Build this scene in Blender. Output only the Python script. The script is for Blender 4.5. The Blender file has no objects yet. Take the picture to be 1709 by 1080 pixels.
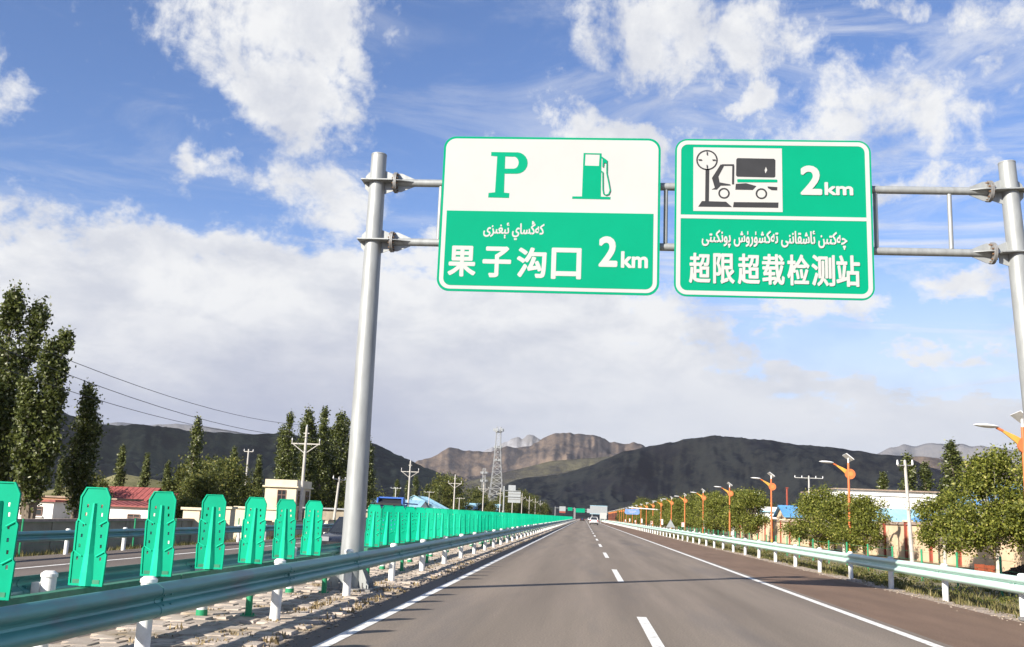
import bpy, bmesh, math, random
import numpy as np
from mathutils import Vector, Matrix, Euler
R = math.radians
rnd = random.Random(7)
S = bpy.context.scene
C = S.collection

# ------------------------------------------------------------------ camera
cd = bpy.data.cameras.new('camera'); cam = bpy.data.objects.new('camera', cd); C.objects.link(cam)
yaw, pitch, roll = R(4.5), R(10.85), R(2.3)
fw = Vector((-math.sin(yaw)*math.cos(pitch), math.cos(yaw)*math.cos(pitch), math.sin(pitch)))
rt = Vector((math.cos(yaw), math.sin(yaw), 0)); up = rt.cross(fw)
r2 = rt*math.cos(roll) + up*math.sin(roll); u2 = up*math.cos(roll) - rt*math.sin(roll)
m = Matrix((r2, u2, -fw)).transposed().to_4x4(); m.translation = (0, 0, 1.49)
cam.matrix_world = m
cd.sensor_width = 36; cd.lens = 1662/1709*36; cd.clip_end = 40000; cd.clip_start = .05
S.camera = cam

# ------------------------------------------------------------------ sun, exposure
SUN_EL, SUN_H = R(26.4), Vector((-.643, -.766, 0)).normalized()
tosun = Vector((SUN_H.x*math.cos(SUN_EL), SUN_H.y*math.cos(SUN_EL), math.sin(SUN_EL)))
sd = bpy.data.lights.new('sun', 'SUN'); sd.energy = 5.0; sd.angle = R(.53); sd.color = (1, .93, .82)
sun = bpy.data.objects.new('sun', sd); C.objects.link(sun)
sun.rotation_euler = (-tosun).to_track_quat('-Z', 'Y').to_euler(); sun.location = (-30, -40, 40)
S.view_settings.view_transform = 'Standard'; S.view_settings.look = 'None'
S.view_settings.exposure = 1.0; S.view_settings.gamma = 1.0
HAZE = .000022
S.cycles.volume_bounces = 1; S.cycles.max_bounces = 8; S.cycles.transparent_max_bounces = 8
S.cycles.sample_clamp_indirect = 6

# ------------------------------------------------------------------ world: sky + clouds (a function of direction)
W = bpy.data.worlds.new('World'); S.world = W; W.use_nodes = True
nt = W.node_tree; N = nt.nodes; L = nt.links; N.clear()
def nn(t, **k):
    n = N.new(t)
    for a, v in k.items(): setattr(n, a, v)
    return n
def sock(n, i, v):
    if isinstance(v, bpy.types.NodeSocket): L.new(v, n.inputs[i])
    elif v is not None: n.inputs[i].default_value = v
def M(op, a, b=None, c=None, clamp=False):
    n = nn('ShaderNodeMath', operation=op, use_clamp=clamp); sock(n, 0, a); sock(n, 1, b)
    if c is not None: sock(n, 2, c)
    return n.outputs[0]
def smooth(x, a, b):
    n = nn('ShaderNodeMapRange', interpolation_type='SMOOTHSTEP'); sock(n, 0, x); sock(n, 1, a); sock(n, 2, b); sock(n, 3, 0.); sock(n, 4, 1.)
    return n.outputs[0]
tc = nn('ShaderNodeTexCoord')
sep = nn('ShaderNodeSeparateXYZ'); L.new(tc.outputs['Generated'], sep.inputs[0])
dx, dy, dz = sep.outputs
azr = M('ARCTAN2', dx, dy); az = M('MULTIPLY', azr, 57.2958)
el = M('MULTIPLY', M('ARCSINE', dz), 57.2958)
# noise in a space flattened towards the horizon, like a cloud deck seen in perspective
den = M('ADD', M('MAXIMUM', dz, 0.), .16)
cmb = nn('ShaderNodeCombineXYZ'); sock(cmb, 0, M('DIVIDE', dx, den)); sock(cmb, 1, M('DIVIDE', dy, den)); sock(cmb, 2, M('MULTIPLY', dz, 1.5))
hz_ = M('SQRT', M('ADD', M('MULTIPLY', dx, dx), M('MULTIPLY', dy, dy)))
cyl = nn('ShaderNodeCombineXYZ'); sock(cyl, 0, M('MULTIPLY', M('DIVIDE', dx, hz_), 6.37)); sock(cyl, 1, M('MULTIPLY', M('DIVIDE', dy, hz_), 6.37))
sock(cyl, 2, M('MULTIPLY', M('LOGARITHM', M('ADD', M('MAXIMUM', el, 0.), 6.), 2.71828), 3.5))
def noise(vec, scale, detail=6., rough=.55, dist=0.):
    n = nn('ShaderNodeTexNoise'); sock(n, 'Vector', vec); n.inputs['Scale'].default_value = scale; n.inputs['Detail'].default_value = detail
    n.inputs['Roughness'].default_value = rough; n.inputs['Distortion'].default_value = dist
    return n
wn = noise(cyl.outputs[0], 1.1, 7, .62)
ws = nn('ShaderNodeSeparateColor'); L.new(wn.outputs['Color'], ws.inputs[0])
azw = M('ADD', az, M('MULTIPLY', M('SUBTRACT', ws.outputs[0], .5), 16.))
elw = M('ADD', el, M('MULTIPLY', M('SUBTRACT', ws.outputs[1], .5), 9.))
blobs = [(-20.3, 26.5, 7.2, 5.6, 1.0), (-18.2, 22.8, 6.0, 3.2, 1.0), (-21, 18.4, 3.4, 1.6, .62), (-15.5, 17.5, 5.0, 4.0, .75),
         (-36, 22.0, 3.6, 5.5, .8), (1.0, 21.8, 8.5, 2.6, .95), (5.5, 27.0, 9.5, 3.4, .95), (9.6, 24.0, 2.6, 1.3, .72),
         (16.5, 22.0, 8.5, 3.8, .85), (22, 25.5, 5.5, 3.2, .7), (17.5, 27.2, 2.6, 1.4, .8), (19.5, 18.4, 4.4, 1.2, .62), (-33, 14.0, 9, 3.5, .8),
         (21, 13.6, 6.5, 2.0, .74), (13, 11.5, 8, 1.5, .7), (19, 9.5, 8, 1.0, .6), (-50, 26, 12, 6, .8), (42, 22, 13, 5, .8), (5, 42, 18, 6, .7), (-45, 45, 16, 5, .7), (60, 35, 15, 6, .7)]
tot = None
for a, e, w, h, k in blobs:
    q = M('ADD', M('POWER', M('DIVIDE', M('SUBTRACT', azw, a), w), 2.), M('POWER', M('DIVIDE', M('SUBTRACT', elw, e), h), 2.))
    b = M('MULTIPLY', M('SUBTRACT', 1.25, M('SQRT', q), clamp=True), k)
    tot = b if tot is None else M('MAXIMUM', tot, b)
fine = noise(cyl.outputs[0], 2.1, 15, .66, .15)
smap = nn('ShaderNodeMapping'); smap.inputs['Rotation'].default_value = (R(24), R(-20), 0); smap.inputs['Scale'].default_value = (.55, .55, 2.2); L.new(cyl.outputs[0], smap.inputs[0])
wisp = noise(smap.outputs[0], 1.0, 13, .66, .9)
# the low white sheet: thick below about 14 degrees, breaking up into streaks to the right
edge = M('ADD', 15.5, M('MULTIPLY', smooth(az, -8., 18.), -7.5))
sheet = M('MULTIPLY', smooth(M('SUBTRACT', edge, elw), -2.5, 4.5), 1.45)
raw = M('ADD', M('MAXIMUM', tot, sheet), M('MULTIPLY', M('SUBTRACT', fine.outputs[0], .5), 2.5))
mask = smooth(raw, .28, .90)
thin = M('MULTIPLY', smooth(wisp.outputs[0], .43, .70), M('MULTIPLY', M('ADD', .28, M('MULTIPLY', smooth(azw, -8., 6.), .55)), smooth(el, 60., 10.)))
lowhaze = smooth(el, 17., 2.)
mask = M('MAXIMUM', M('MAXIMUM', mask, thin), M('MULTIPLY', lowhaze, .90), clamp=True)
sky = nn('ShaderNodeTexSky', sky_type='NISHITA'); sky.sun_disc = False; sky.sun_elevation = SUN_EL
sky.sun_rotation = math.atan2(SUN_H.x, SUN_H.y) % (2*math.pi); sky.altitude = 900; sky.air_density = 1.0; sky.dust_density = .3; sky.ozone_density = 2.2
tint = nn('ShaderNodeMix', data_type='RGBA', blend_type='MULTIPLY'); tint.inputs[0].default_value = 1.0
L.new(sky.outputs[0], tint.inputs[6]); tint.inputs[7].default_value = (.80, .86, 1.06, 1)
bgs = nn('ShaderNodeBackground'); L.new(tint.outputs[2], bgs.inputs[0]); bgs.inputs[1].default_value = .087
cr = nn('ShaderNodeValToRGB'); L.new(noise(cyl.outputs[0], 1.7, 12, .62, .2).outputs[0], cr.inputs[0])
cr.color_ramp.elements[0].position = .34; cr.color_ramp.elements[0].color = (.350, .362, .398, 1)
cr.color_ramp.elements[1].position = .56; cr.color_ramp.elements[1].color = (.465, .468, .475, 1)
lowc = nn('ShaderNodeMix', data_type='RGBA'); sock(lowc, 0, M('MULTIPLY', smooth(elw, 12., 3.), .85)); L.new(cr.outputs[0], lowc.inputs[6]); lc2 = nn('ShaderNodeMix', data_type='RGBA'); sock(lc2, 0, smooth(azw, -16., 4.)); lc2.inputs[6].default_value = (.205, .222, .300, 1); lc2.inputs[7].default_value = (.350, .365, .405, 1); L.new(lc2.outputs[2], lowc.inputs[7])
bgc = nn('ShaderNodeBackground'); L.new(lowc.outputs[2], bgc.inputs[0]); bgc.inputs[1].default_value = 1.0
mx = nn('ShaderNodeMixShader'); sock(mx, 0, mask); L.new(bgs.outputs[0], mx.inputs[1]); L.new(bgc.outputs[0], mx.inputs[2])
wo = nn('ShaderNodeOutputWorld'); L.new(mx.outputs[0], wo.inputs[0])

# ------------------------------------------------------------------ materials
MT = {}
def mat(name, c1, c2=None, rough=.6, scale=4., detail=5., lo=.35, hi=.65, bump=0., bscale=40., metal=0., spec=.4, stretch=None, c3=None, s3=.6, coords='pos', transl=0., speck=0., st3=None):
    m = bpy.data.materials.new(name); m.use_nodes = True; t = m.node_tree; b = t.nodes['Principled BSDF']
    b.inputs['Roughness'].default_value = rough; b.inputs['Metallic'].default_value = metal; b.inputs['Specular IOR Level'].default_value = spec
    ge = t.nodes.new('ShaderNodeNewGeometry'); tx = t.nodes.new('ShaderNodeTexCoord')
    vec = ge.outputs['Position'] if coords == 'pos' else tx.outputs['Object']
    if stretch:
        mp = t.nodes.new('ShaderNodeMapping'); mp.inputs['Scale'].default_value = stretch; t.links.new(vec, mp.inputs[0]); v2 = mp.outputs[0]
    else: v2 = vec
    col = None
    def nz(v, sc, d):
        n = t.nodes.new('ShaderNodeTexNoise'); n.inputs['Scale'].default_value = sc; n.inputs['Detail'].default_value = d; n.inputs['Roughness'].default_value = .6
        t.links.new(v, n.inputs['Vector']); return n.outputs[0]
    if c2 is None: c2 = tuple(x*.78 for x in c1)
    r = t.nodes.new('ShaderNodeValToRGB'); r.color_ramp.elements[0].position = lo; r.color_ramp.elements[1].position = hi
    r.color_ramp.elements[0].color = (*c2, 1); r.color_ramp.elements[1].color = (*c1, 1)
    t.links.new(nz(v2, scale, detail), r.inputs[0]); col = r.outputs[0]
    if c3:
        r3 = t.nodes.new('ShaderNodeValToRGB'); r3.color_ramp.elements[0].position = .52; r3.color_ramp.elements[1].position = .68
        v3 = vec
        if st3:
            mp3 = t.nodes.new('ShaderNodeMapping'); mp3.inputs['Scale'].default_value = st3; t.links.new(vec, mp3.inputs[0]); v3 = mp3.outputs[0]
        t.links.new(nz(v3, s3, 6.), r3.inputs[0])
        mi = t.nodes.new('ShaderNodeMix'); mi.data_type = 'RGBA'; t.links.new(r3.outputs[0], mi.inputs[0]); t.links.new(col, mi.inputs[6]); mi.inputs[7].default_value = (*c3, 1); col = mi.outputs[2]
    if speck:
        r5 = t.nodes.new('ShaderNodeValToRGB'); r5.color_ramp.elements[0].position = .35; r5.color_ramp.elements[1].position = .65
        r5.color_ramp.elements[0].color = (1-speck,)*3+(1,); r5.color_ramp.elements[1].color = (1+speck,)*3+(1,)
        t.links.new(nz(vec, 38., 3.), r5.inputs[0]); mi = t.nodes.new('ShaderNodeMix'); mi.data_type = 'RGBA'; mi.blend_type = 'MULTIPLY'; mi.inputs[0].default_value = 1.
        t.links.new(col, mi.inputs[6]); t.links.new(r5.outputs[0], mi.inputs[7]); col = mi.outputs[2]
    t.links.new(col, b.inputs['Base Color'])
    if bump:
        bn = t.nodes.new('ShaderNodeBump'); bn.inputs['Strength'].default_value = bump; bn.inputs['Distance'].default_value = .01
        t.links.new(nz(vec, bscale, 4.), bn.inputs['Height']); t.links.new(bn.outputs[0], b.inputs['Normal'])
    if transl:
        tr = t.nodes.new('ShaderNodeBsdfTranslucent'); t.links.new(col, tr.inputs[0]); ms = t.nodes.new('ShaderNodeMixShader'); ms.inputs[0].default_value = transl
        t.links.new(b.outputs[0], ms.inputs[1]); t.links.new(tr.outputs[0], ms.inputs[2]); t.links.new(ms.outputs[0], t.nodes['Material Output'].inputs[0])
    MT[name] = m; return m

def vary(name, lo, hi):
    # each piece a little more or less faded than its neighbour
    t = MT[name].node_tree; b = t.nodes['Principled BSDF']; src = b.inputs['Base Color'].links[0].from_socket
    oi = t.nodes.new('ShaderNodeObjectInfo'); mr = t.nodes.new('ShaderNodeMapRange'); t.links.new(oi.outputs['Random'], mr.inputs[0]); mr.inputs[3].default_value = lo; mr.inputs[4].default_value = hi
    mi = t.nodes.new('ShaderNodeMix'); mi.data_type = 'RGBA'; mi.blend_type = 'MULTIPLY'; mi.inputs[0].default_value = 1.; t.links.new(src, mi.inputs[6]); t.links.new(mr.outputs[0], mi.inputs[7]); t.links.new(mi.outputs[2], b.inputs['Base Color'])
def leafmat(name, dark, light, pale=None, palef=.0, transl=.3):
    m = bpy.data.materials.new(name); m.use_nodes = True; t = m.node_tree; b = t.nodes['Principled BSDF']
    ge = t.nodes.new('ShaderNodeNewGeometry'); r = t.nodes.new('ShaderNodeValToRGB')
    r.color_ramp.elements[0].color = (*dark, 1); r.color_ramp.elements[1].color = (*light, 1); r.color_ramp.elements[1].position = .9
    if pale:
        e = r.color_ramp.elements.new(1 - palef); e.color = (*light, 1); r.color_ramp.elements[2].position = 1.0; r.color_ramp.elements[2].color = (*pale, 1)
    t.links.new(ge.outputs['Random Per Island'], r.inputs[0]); t.links.new(r.outputs[0], b.inputs['Base Color'])
    b.inputs['Roughness'].default_value = .55; b.inputs['Specular IOR Level'].default_value = .3
    tr = t.nodes.new('ShaderNodeBsdfTranslucent'); t.links.new(r.outputs[0], tr.inputs[0]); ms = t.nodes.new('ShaderNodeMixShader'); ms.inputs[0].default_value = transl
    t.links.new(b.outputs[0], ms.inputs[1]); t.links.new(tr.outputs[0], ms.inputs[2]); t.links.new(ms.outputs[0], t.nodes['Material Output'].inputs[0])
    MT[name] = m; return m

mat('lane', (.228, .188, .153), (.168, .139, .113), rough=.85, scale=1.0, stretch=(1.6, .07, 1), lo=.3, hi=.7, bump=.6, bscale=90, c3=(.145, .125, .112), s3=.5, st3=(1, .10, 1), spec=.25, speck=.22)
def tracks(name, x0, period, amt):
    t = MT[name].node_tree; b = t.nodes['Principled BSDF']; src = b.inputs['Base Color'].links[0].from_socket
    ge = t.nodes.new('ShaderNodeNewGeometry'); sx = t.nodes.new('ShaderNodeSeparateXYZ'); t.links.new(ge.outputs['Position'], sx.inputs[0])
    no = t.nodes.new('ShaderNodeTexNoise'); mp = t.nodes.new('ShaderNodeMapping'); mp.inputs['Scale'].default_value = (.5, .05, 1); t.links.new(ge.outputs['Position'], mp.inputs[0]); t.links.new(mp.outputs[0], no.inputs['Vector']); no.inputs['Scale'].default_value = 1.; no.inputs['Detail'].default_value = 6
    def mm(op, x, y):
        n = t.nodes.new('ShaderNodeMath'); n.operation = op
        for i, v in enumerate((x, y)):
            if isinstance(v, bpy.types.NodeSocket): t.links.new(v, n.inputs[i])
            else: n.inputs[i].default_value = v
        return n.outputs[0]
    w = mm('COSINE', mm('MULTIPLY', mm('ADD', mm('SUBTRACT', sx.outputs[0], x0), mm('MULTIPLY', mm('SUBTRACT', no.outputs[0], .5), .5)), 2*math.pi/period), 0.)
    f = mm('ADD', 1., mm('MULTIPLY', w, mm('MULTIPLY', no.outputs[0], amt*2)))
    mi = t.nodes.new('ShaderNodeMix'); mi.data_type = 'RGBA'; mi.blend_type = 'MULTIPLY'; mi.inputs[0].default_value = 1.; t.links.new(src, mi.inputs[6]); t.links.new(f, mi.inputs[7]); t.links.new(mi.outputs[2], b.inputs['Base Color'])
tracks('lane', -1.86, 1.875, .085)
mat('shoulder', (.190, .126, .090), (.145, .097, .070), rough=.9, scale=1.2, stretch=(1, .2, 1), bump=.6, bscale=90, spec=.2, speck=.22)
mat('oproad', (.165, .138, .120), (.115, .095, .083), rough=.88, scale=.8, stretch=(1, .1, 1), bump=.5, bscale=90, spec=.25)
mat('paint', (.74, .73, .70), (.40, .38, .36), rough=.7, scale=9, lo=.33, hi=.50, bump=.3, bscale=120)
mat('dirt', (.30, .245, .19), (.17, .14, .105), rough=.95, scale=2.2, bump=.8, bscale=25, c3=(.12, .115, .05), s3=.5)
mat('verge', (.235, .195, .125), (.125, .115, .055), rough=.95, scale=1.4, bump=.8, bscale=20, c3=(.32, .275, .215), s3=.4)
mat('medianbed', (.40, .33, .27), (.25, .20, .155), rough=.95, scale=3, bump=.9, bscale=40, c3=(.20, .15, .07), s3=.9)
mat('paver', (.47, .40, .345), (.34, .285, .24), rough=.9, scale=3.5, bump=.7, bscale=60, c3=(.24, .19, .13), s3=1.3)
mat('galv', (.33, .345, .345), (.255, .265, .265), rough=.48, scale=3, metal=.25, stretch=(3, 3, .6), bump=.08, bscale=30)
mat('galvdark', (.30, .30, .30), (.17, .16, .15), rough=.6, scale=8, metal=.3)
mat('rust', (.22, .12, .06), (.10, .06, .04), rough=.8, scale=20)
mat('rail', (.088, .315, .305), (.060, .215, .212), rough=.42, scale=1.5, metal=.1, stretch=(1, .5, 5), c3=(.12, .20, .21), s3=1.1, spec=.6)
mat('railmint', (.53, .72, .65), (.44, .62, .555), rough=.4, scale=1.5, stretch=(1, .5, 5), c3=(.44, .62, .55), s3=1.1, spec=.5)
mat('railcap', (.20, .20, .19), rough=.6)
mat('postwhite', (.76, .76, .74), (.58, .57, .54), rough=.55, scale=6, lo=.25, hi=.5)
mat('postgreen', (.02, .27, .12), (.015, .20, .09), rough=.5)
mat('beamgreen', (.035, .20, .115), (.02, .12, .07), rough=.5, scale=5)
mat('board', (.0, .43, .245), (.0, .375, .21), rough=.5, scale=2.5, spec=.15, transl=.22)
mat('boardrib', (.02, .60, .36), (.01, .53, .31), rough=.5, spec=.15, transl=.2)
mat('signgreen', (.0, .255, .138), (.0, .238, .128), rough=.75, scale=.8, spec=.08)
mat('signwhite', (.415, .415, .405), (.395, .395, .387), rough=.7, scale=1.0, spec=.1)
mat('signblack', (.025, .025, .027), rough=.5)
mat('signback', (.34, .36, .37), (.29, .31, .32), rough=.5, metal=.3)
mat('cream', (.66, .57, .42), (.55, .47, .34), rough=.85, scale=1.2, bump=.3, bscale=30, c3=(.50, .42, .30), s3=.6)
mat('creamdark', (.36, .31, .235), (.26, .225, .17), rough=.9, scale=1.0, bump=.4, bscale=20, c3=(.20, .17, .13), s3=.7)
mat('peach', (.70, .53, .36), (.58, .43, .29), rough=.85, scale=.9, bump=.3, bscale=25, c3=(.52, .40, .27), s3=.5)
mat('coping', (.35, .26, .20), (.24, .18, .14), rough=.9, scale=4)
mat('white', (.76, .75, .73), (.65, .64, .61), rough=.7, scale=.8, c3=(.60, .58, .53), s3=.4)
mat('redroof', (.32, .085, .075), (.22, .06, .055), rough=.7, scale=3)
mat('brickwall', (.42, .22, .13), (.30, .16, .10), rough=.9, scale=7, bump=.5, bscale=20)
mat('blueroof', (.12, .33, .60), (.09, .26, .50), rough=.45, scale=1.0)
mat('paleblue', (.34, .58, .70), (.28, .50, .62), rough=.5, scale=1.2)
mat('redpaint', (.30, .06, .035), (.22, .045, .03), rough=.7)
mat('glass', (.03, .035, .04), rough=.08, spec=.7)
mat('frame', (.16, .09, .07), rough=.6)
mat('concrete', (.46, .44, .405), (.37, .35, .325), rough=.85, scale=4, bump=.2, bscale=30)
mat('insul', (.7, .7, .7), rough=.3)
mat('wire', (.03, .03, .03), rough=.6)
mat('steeltower', (.36, .37, .38), (.28, .29, .30), rough=.6, metal=.3)
mat('orange', (.62, .17, .055), (.52, .135, .045), rough=.5, scale=2)
mat('yellow', (.66, .33, .06), rough=.5)
mat('innerdisc', (.66, .24, .07), rough=.5)
mat('lampwhite', (.78, .78, .77), rough=.4)
mat('solar', (.35, .37, .40), (.28, .30, .34), rough=.25, spec=.6, scale=3)
mat('pink', (.72, .36, .36), (.74, .62, .60), rough=.6, scale=9, lo=.45, hi=.55)
mat('bark', (.20, .16, .12), (.11, .09, .07), rough=.95, scale=6, stretch=(4, 4, 1), bump=.8, bscale=15)
mat('palebark', (.52, .49, .43), (.33, .30, .25), rough=.9, scale=5, bump=.5, bscale=15)
leafmat('poplarleaf', (.026, .040, .010), (.135, .155, .036), (.50, .51, .38), .08, .32)
leafmat('poplarlight', (.05, .065, .018), (.15, .17, .05), (.30, .31, .18), .04, .3)
leafmat('roundleaf', (.040, .060, .009), (.250, .265, .045), (.46, .42, .13), .09, .38)
leafmat('bushleaf', (.034, .048, .010), (.130, .140, .030), (.24, .20, .05), .05, .3)
leafmat('grassblade', (.085, .095, .025), (.24, .20, .085), (.42, .35, .18), .12, .3)
leafmat('drygrass', (.15, .11, .055), (.32, .24, .125), (.42, .33, .19), .15, .25)
mat('carwhite', (.78, .78, .78), (.75, .75, .75), rough=.2, spec=.6)
mat('cardark', (.02, .022, .028), rough=.18, spec=.6)
mat('carsilver', (.45, .47, .50), rough=.25, metal=.4)
mat('truckblue', (.05, .14, .48), (.04, .11, .38), rough=.35)
mat('signblue', (.16, .28, .62), rough=.5)
mat('tyre', (.018, .018, .018), rough=.85)
mat('lightred', (.35, .02, .02), rough=.25)
mat('lens', (.32, .33, .35), rough=.1, spec=.8)
mat('tarblack', (.02, .02, .022), rough=.7)
mat('rubble', (.10, .085, .07), (.05, .045, .04), rough=.95, scale=6)
mat('cratered', (.30, .07, .03), rough=.7)
vary('board', .86, 1.06); vary('boardrib', .88, 1.06); vary('paver', .8, 1.12); vary('postwhite', .86, 1.03)
# mountains: bare brown slopes with green-grey scrub in the folds
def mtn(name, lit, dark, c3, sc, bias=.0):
    # grass on the slopes that face one way, dark scrub (in hillmid painted cloud shade) on those that face the other, broken up by noise
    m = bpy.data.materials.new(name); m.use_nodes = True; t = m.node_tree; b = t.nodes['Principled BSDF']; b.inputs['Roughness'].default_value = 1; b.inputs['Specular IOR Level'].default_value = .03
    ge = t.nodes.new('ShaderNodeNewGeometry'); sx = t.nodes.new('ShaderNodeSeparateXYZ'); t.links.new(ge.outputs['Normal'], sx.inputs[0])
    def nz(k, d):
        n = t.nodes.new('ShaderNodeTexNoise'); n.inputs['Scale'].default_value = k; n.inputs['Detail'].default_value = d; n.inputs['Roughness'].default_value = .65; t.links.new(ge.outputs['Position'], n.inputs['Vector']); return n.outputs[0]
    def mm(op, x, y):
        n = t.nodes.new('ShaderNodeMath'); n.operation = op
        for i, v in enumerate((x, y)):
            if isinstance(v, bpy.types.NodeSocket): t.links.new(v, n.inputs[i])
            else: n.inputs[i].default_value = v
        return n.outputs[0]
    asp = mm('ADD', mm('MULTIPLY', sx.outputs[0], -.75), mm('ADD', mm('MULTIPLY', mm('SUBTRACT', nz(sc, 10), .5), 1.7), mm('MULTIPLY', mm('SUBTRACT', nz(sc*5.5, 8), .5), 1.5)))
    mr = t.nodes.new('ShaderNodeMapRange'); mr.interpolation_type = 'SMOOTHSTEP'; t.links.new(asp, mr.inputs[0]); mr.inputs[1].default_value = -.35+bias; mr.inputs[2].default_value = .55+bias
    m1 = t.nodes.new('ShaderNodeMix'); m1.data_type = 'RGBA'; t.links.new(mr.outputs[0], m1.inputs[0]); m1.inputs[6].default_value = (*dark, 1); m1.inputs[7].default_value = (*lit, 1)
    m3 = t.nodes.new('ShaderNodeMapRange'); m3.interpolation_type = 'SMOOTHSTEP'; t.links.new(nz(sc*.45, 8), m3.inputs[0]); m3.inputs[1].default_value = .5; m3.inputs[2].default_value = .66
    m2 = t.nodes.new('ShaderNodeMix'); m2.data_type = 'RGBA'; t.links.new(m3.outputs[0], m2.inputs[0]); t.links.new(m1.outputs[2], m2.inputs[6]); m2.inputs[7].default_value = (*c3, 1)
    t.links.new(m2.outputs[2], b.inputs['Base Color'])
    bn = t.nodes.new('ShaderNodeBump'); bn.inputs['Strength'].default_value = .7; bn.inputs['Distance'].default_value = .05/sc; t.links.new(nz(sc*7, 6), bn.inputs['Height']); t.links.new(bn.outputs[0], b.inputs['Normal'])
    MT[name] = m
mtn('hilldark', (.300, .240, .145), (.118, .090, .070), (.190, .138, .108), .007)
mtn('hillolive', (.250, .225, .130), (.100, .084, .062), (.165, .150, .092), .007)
mtn('hillmid', (.165, .125, .096), (.046, .042, .044), (.105, .080, .068), .003, .12)  # dark tone and bias put cloud shade into the slope colour
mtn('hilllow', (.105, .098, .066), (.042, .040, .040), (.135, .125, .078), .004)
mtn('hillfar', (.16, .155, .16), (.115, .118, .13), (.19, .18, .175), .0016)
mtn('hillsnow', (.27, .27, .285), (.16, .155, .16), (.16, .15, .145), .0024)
mtn('hillgreen', (.19, .18, .085), (.13, .125, .06), (.22, .20, .11), .03)

# ------------------------------------------------------------------ mesh helpers
class MB:
    def __init__(s): s.v = []; s.f = []
    def add(s, vs, fs):
        o = len(s.v); s.v += [tuple(p) for p in vs]; s.f += [tuple(i+o for i in f) for f in fs]; return s
    def box(s, c, d, rot=None):
        x, y, z = (k/2 for k in d)
        vs = [Vector((a, b, e)) for e in (-z, z) for a, b in ((-x, -y), (x, -y), (x, y), (-x, y))]
        if rot is not None: vs = [Euler(rot).to_matrix() @ p for p in vs]
        return s.add([p+Vector(c) for p in vs], [(3, 2, 1, 0), (4, 5, 6, 7), (0, 1, 5, 4), (1, 2, 6, 5), (2, 3, 7, 6), (3, 0, 4, 7)])
    def cyl(s, p, q, r0, r1=None, n=12, caps=True):
        r1 = r0 if r1 is None else r1; p = Vector(p); q = Vector(q); d = (q-p).normalized()
        a = d.orthogonal().normalized(); b = d.cross(a)
        vs = []
        for c, r in ((p, r0), (q, r1)):
            vs += [c + a*r*math.cos(2*math.pi*i/n) + b*r*math.sin(2*math.pi*i/n) for i in range(n)]
        fs = [(i, (i+1) % n, n+(i+1) % n, n+i) for i in range(n)]
        if caps: fs += [tuple(reversed(range(n))), tuple(range(n, 2*n))]
        return s.add(vs, fs)
    def tube(s, pts, rad, n=6):
        for i in range(len(pts)-1):
            r = rad if not isinstance(rad, (list, tuple)) else rad[i]; rr = rad if not isinstance(rad, (list, tuple)) else rad[i+1]
            s.cyl(pts[i], pts[i+1], r, rr, n, True)
        return s
    def prism(s, poly, a, b, axis='Y'):
        def P(u, v, w): return {'Y': (u, w, v), 'X': (w, u, v), 'Z': (u, v, w)}[axis]
        n = len(poly); vs = [P(u, v, a) for u, v in poly]+[P(u, v, b) for u, v in poly]
        return s.add(vs, [tuple(range(n)), tuple(range(2*n-1, n-1, -1))]+[(i+n, (i+1) % n+n, (i+1) % n, i) for i in range(n)])
    def mesh(s, name, smooth=True):
        me = bpy.data.meshes.new(name); me.from_pydata(s.v, [], s.f)
        bm = bmesh.new(); bm.from_mesh(me); bmesh.ops.recalc_face_normals(bm, faces=bm.faces); bm.to_mesh(me); bm.free()
        if smooth and len(s.f):
            me.shade_smooth(); me.set_sharp_from_angle(angle=R(35))
        return me
def ob(name, me, m=None, parent=None, loc=(0, 0, 0), rot=(0, 0, 0), sc=1):
    if isinstance(me, MB): me = me.mesh(name)
    o = bpy.data.objects.new(name, me); C.objects.link(o); o.location = loc; o.rotation_euler = rot
    o.scale = (sc, sc, sc) if isinstance(sc, (int, float)) else sc
    if me is not None and m is not None and not me.materials: me.materials.append(MT[m])
    if parent: o.parent = parent
    return o
def tag(o, label=None, cat=None, group=None, kind=None):
    if label: o['label'] = label
    if cat: o['category'] = cat
    if group: o['group'] = group
    if kind: o['kind'] = kind
    return o
def thing(name, label, cat, loc=(0, 0, 0), rz=0, group=None, sc=1):
    return tag(ob(name, None, loc=loc, rot=(0, 0, rz), sc=sc), label, cat, group)
def struct(name, me, m): return tag(ob(name, me, m), kind='structure')
def sheet(x0, x1, y0, y1, z, nx=1, ny=1):
    b = MB(); xs = np.linspace(x0, x1, nx+1); ys = np.linspace(y0, y1, ny+1)
    vs = [(x, y, z) for y in ys for x in xs]; fs = [(j*(nx+1)+i, j*(nx+1)+i+1, (j+1)*(nx+1)+i+1, (j+1)*(nx+1)+i) for j in range(ny) for i in range(nx)]
    return b.add(vs, fs)
def dup(o, parent=None, loc=None, rot=None, sc=None):
    c = o.copy(); C.objects.link(c)
    if parent is not None: c.parent = parent
    if loc is not None: c.location = loc
    if rot is not None: c.rotation_euler = rot
    if sc is not None: c.scale = (sc, sc, sc) if isinstance(sc, (int, float)) else sc
    return c
def duptree(o, loc, rz=0, sc=None, label=None):
    r = dup(o, None, loc, (0, 0, rz), sc)
    if label: r['label'] = label
    for ch in o.children:
        c = dup(ch, r)
        for g in ch.children: dup(g, c)
    return r

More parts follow.
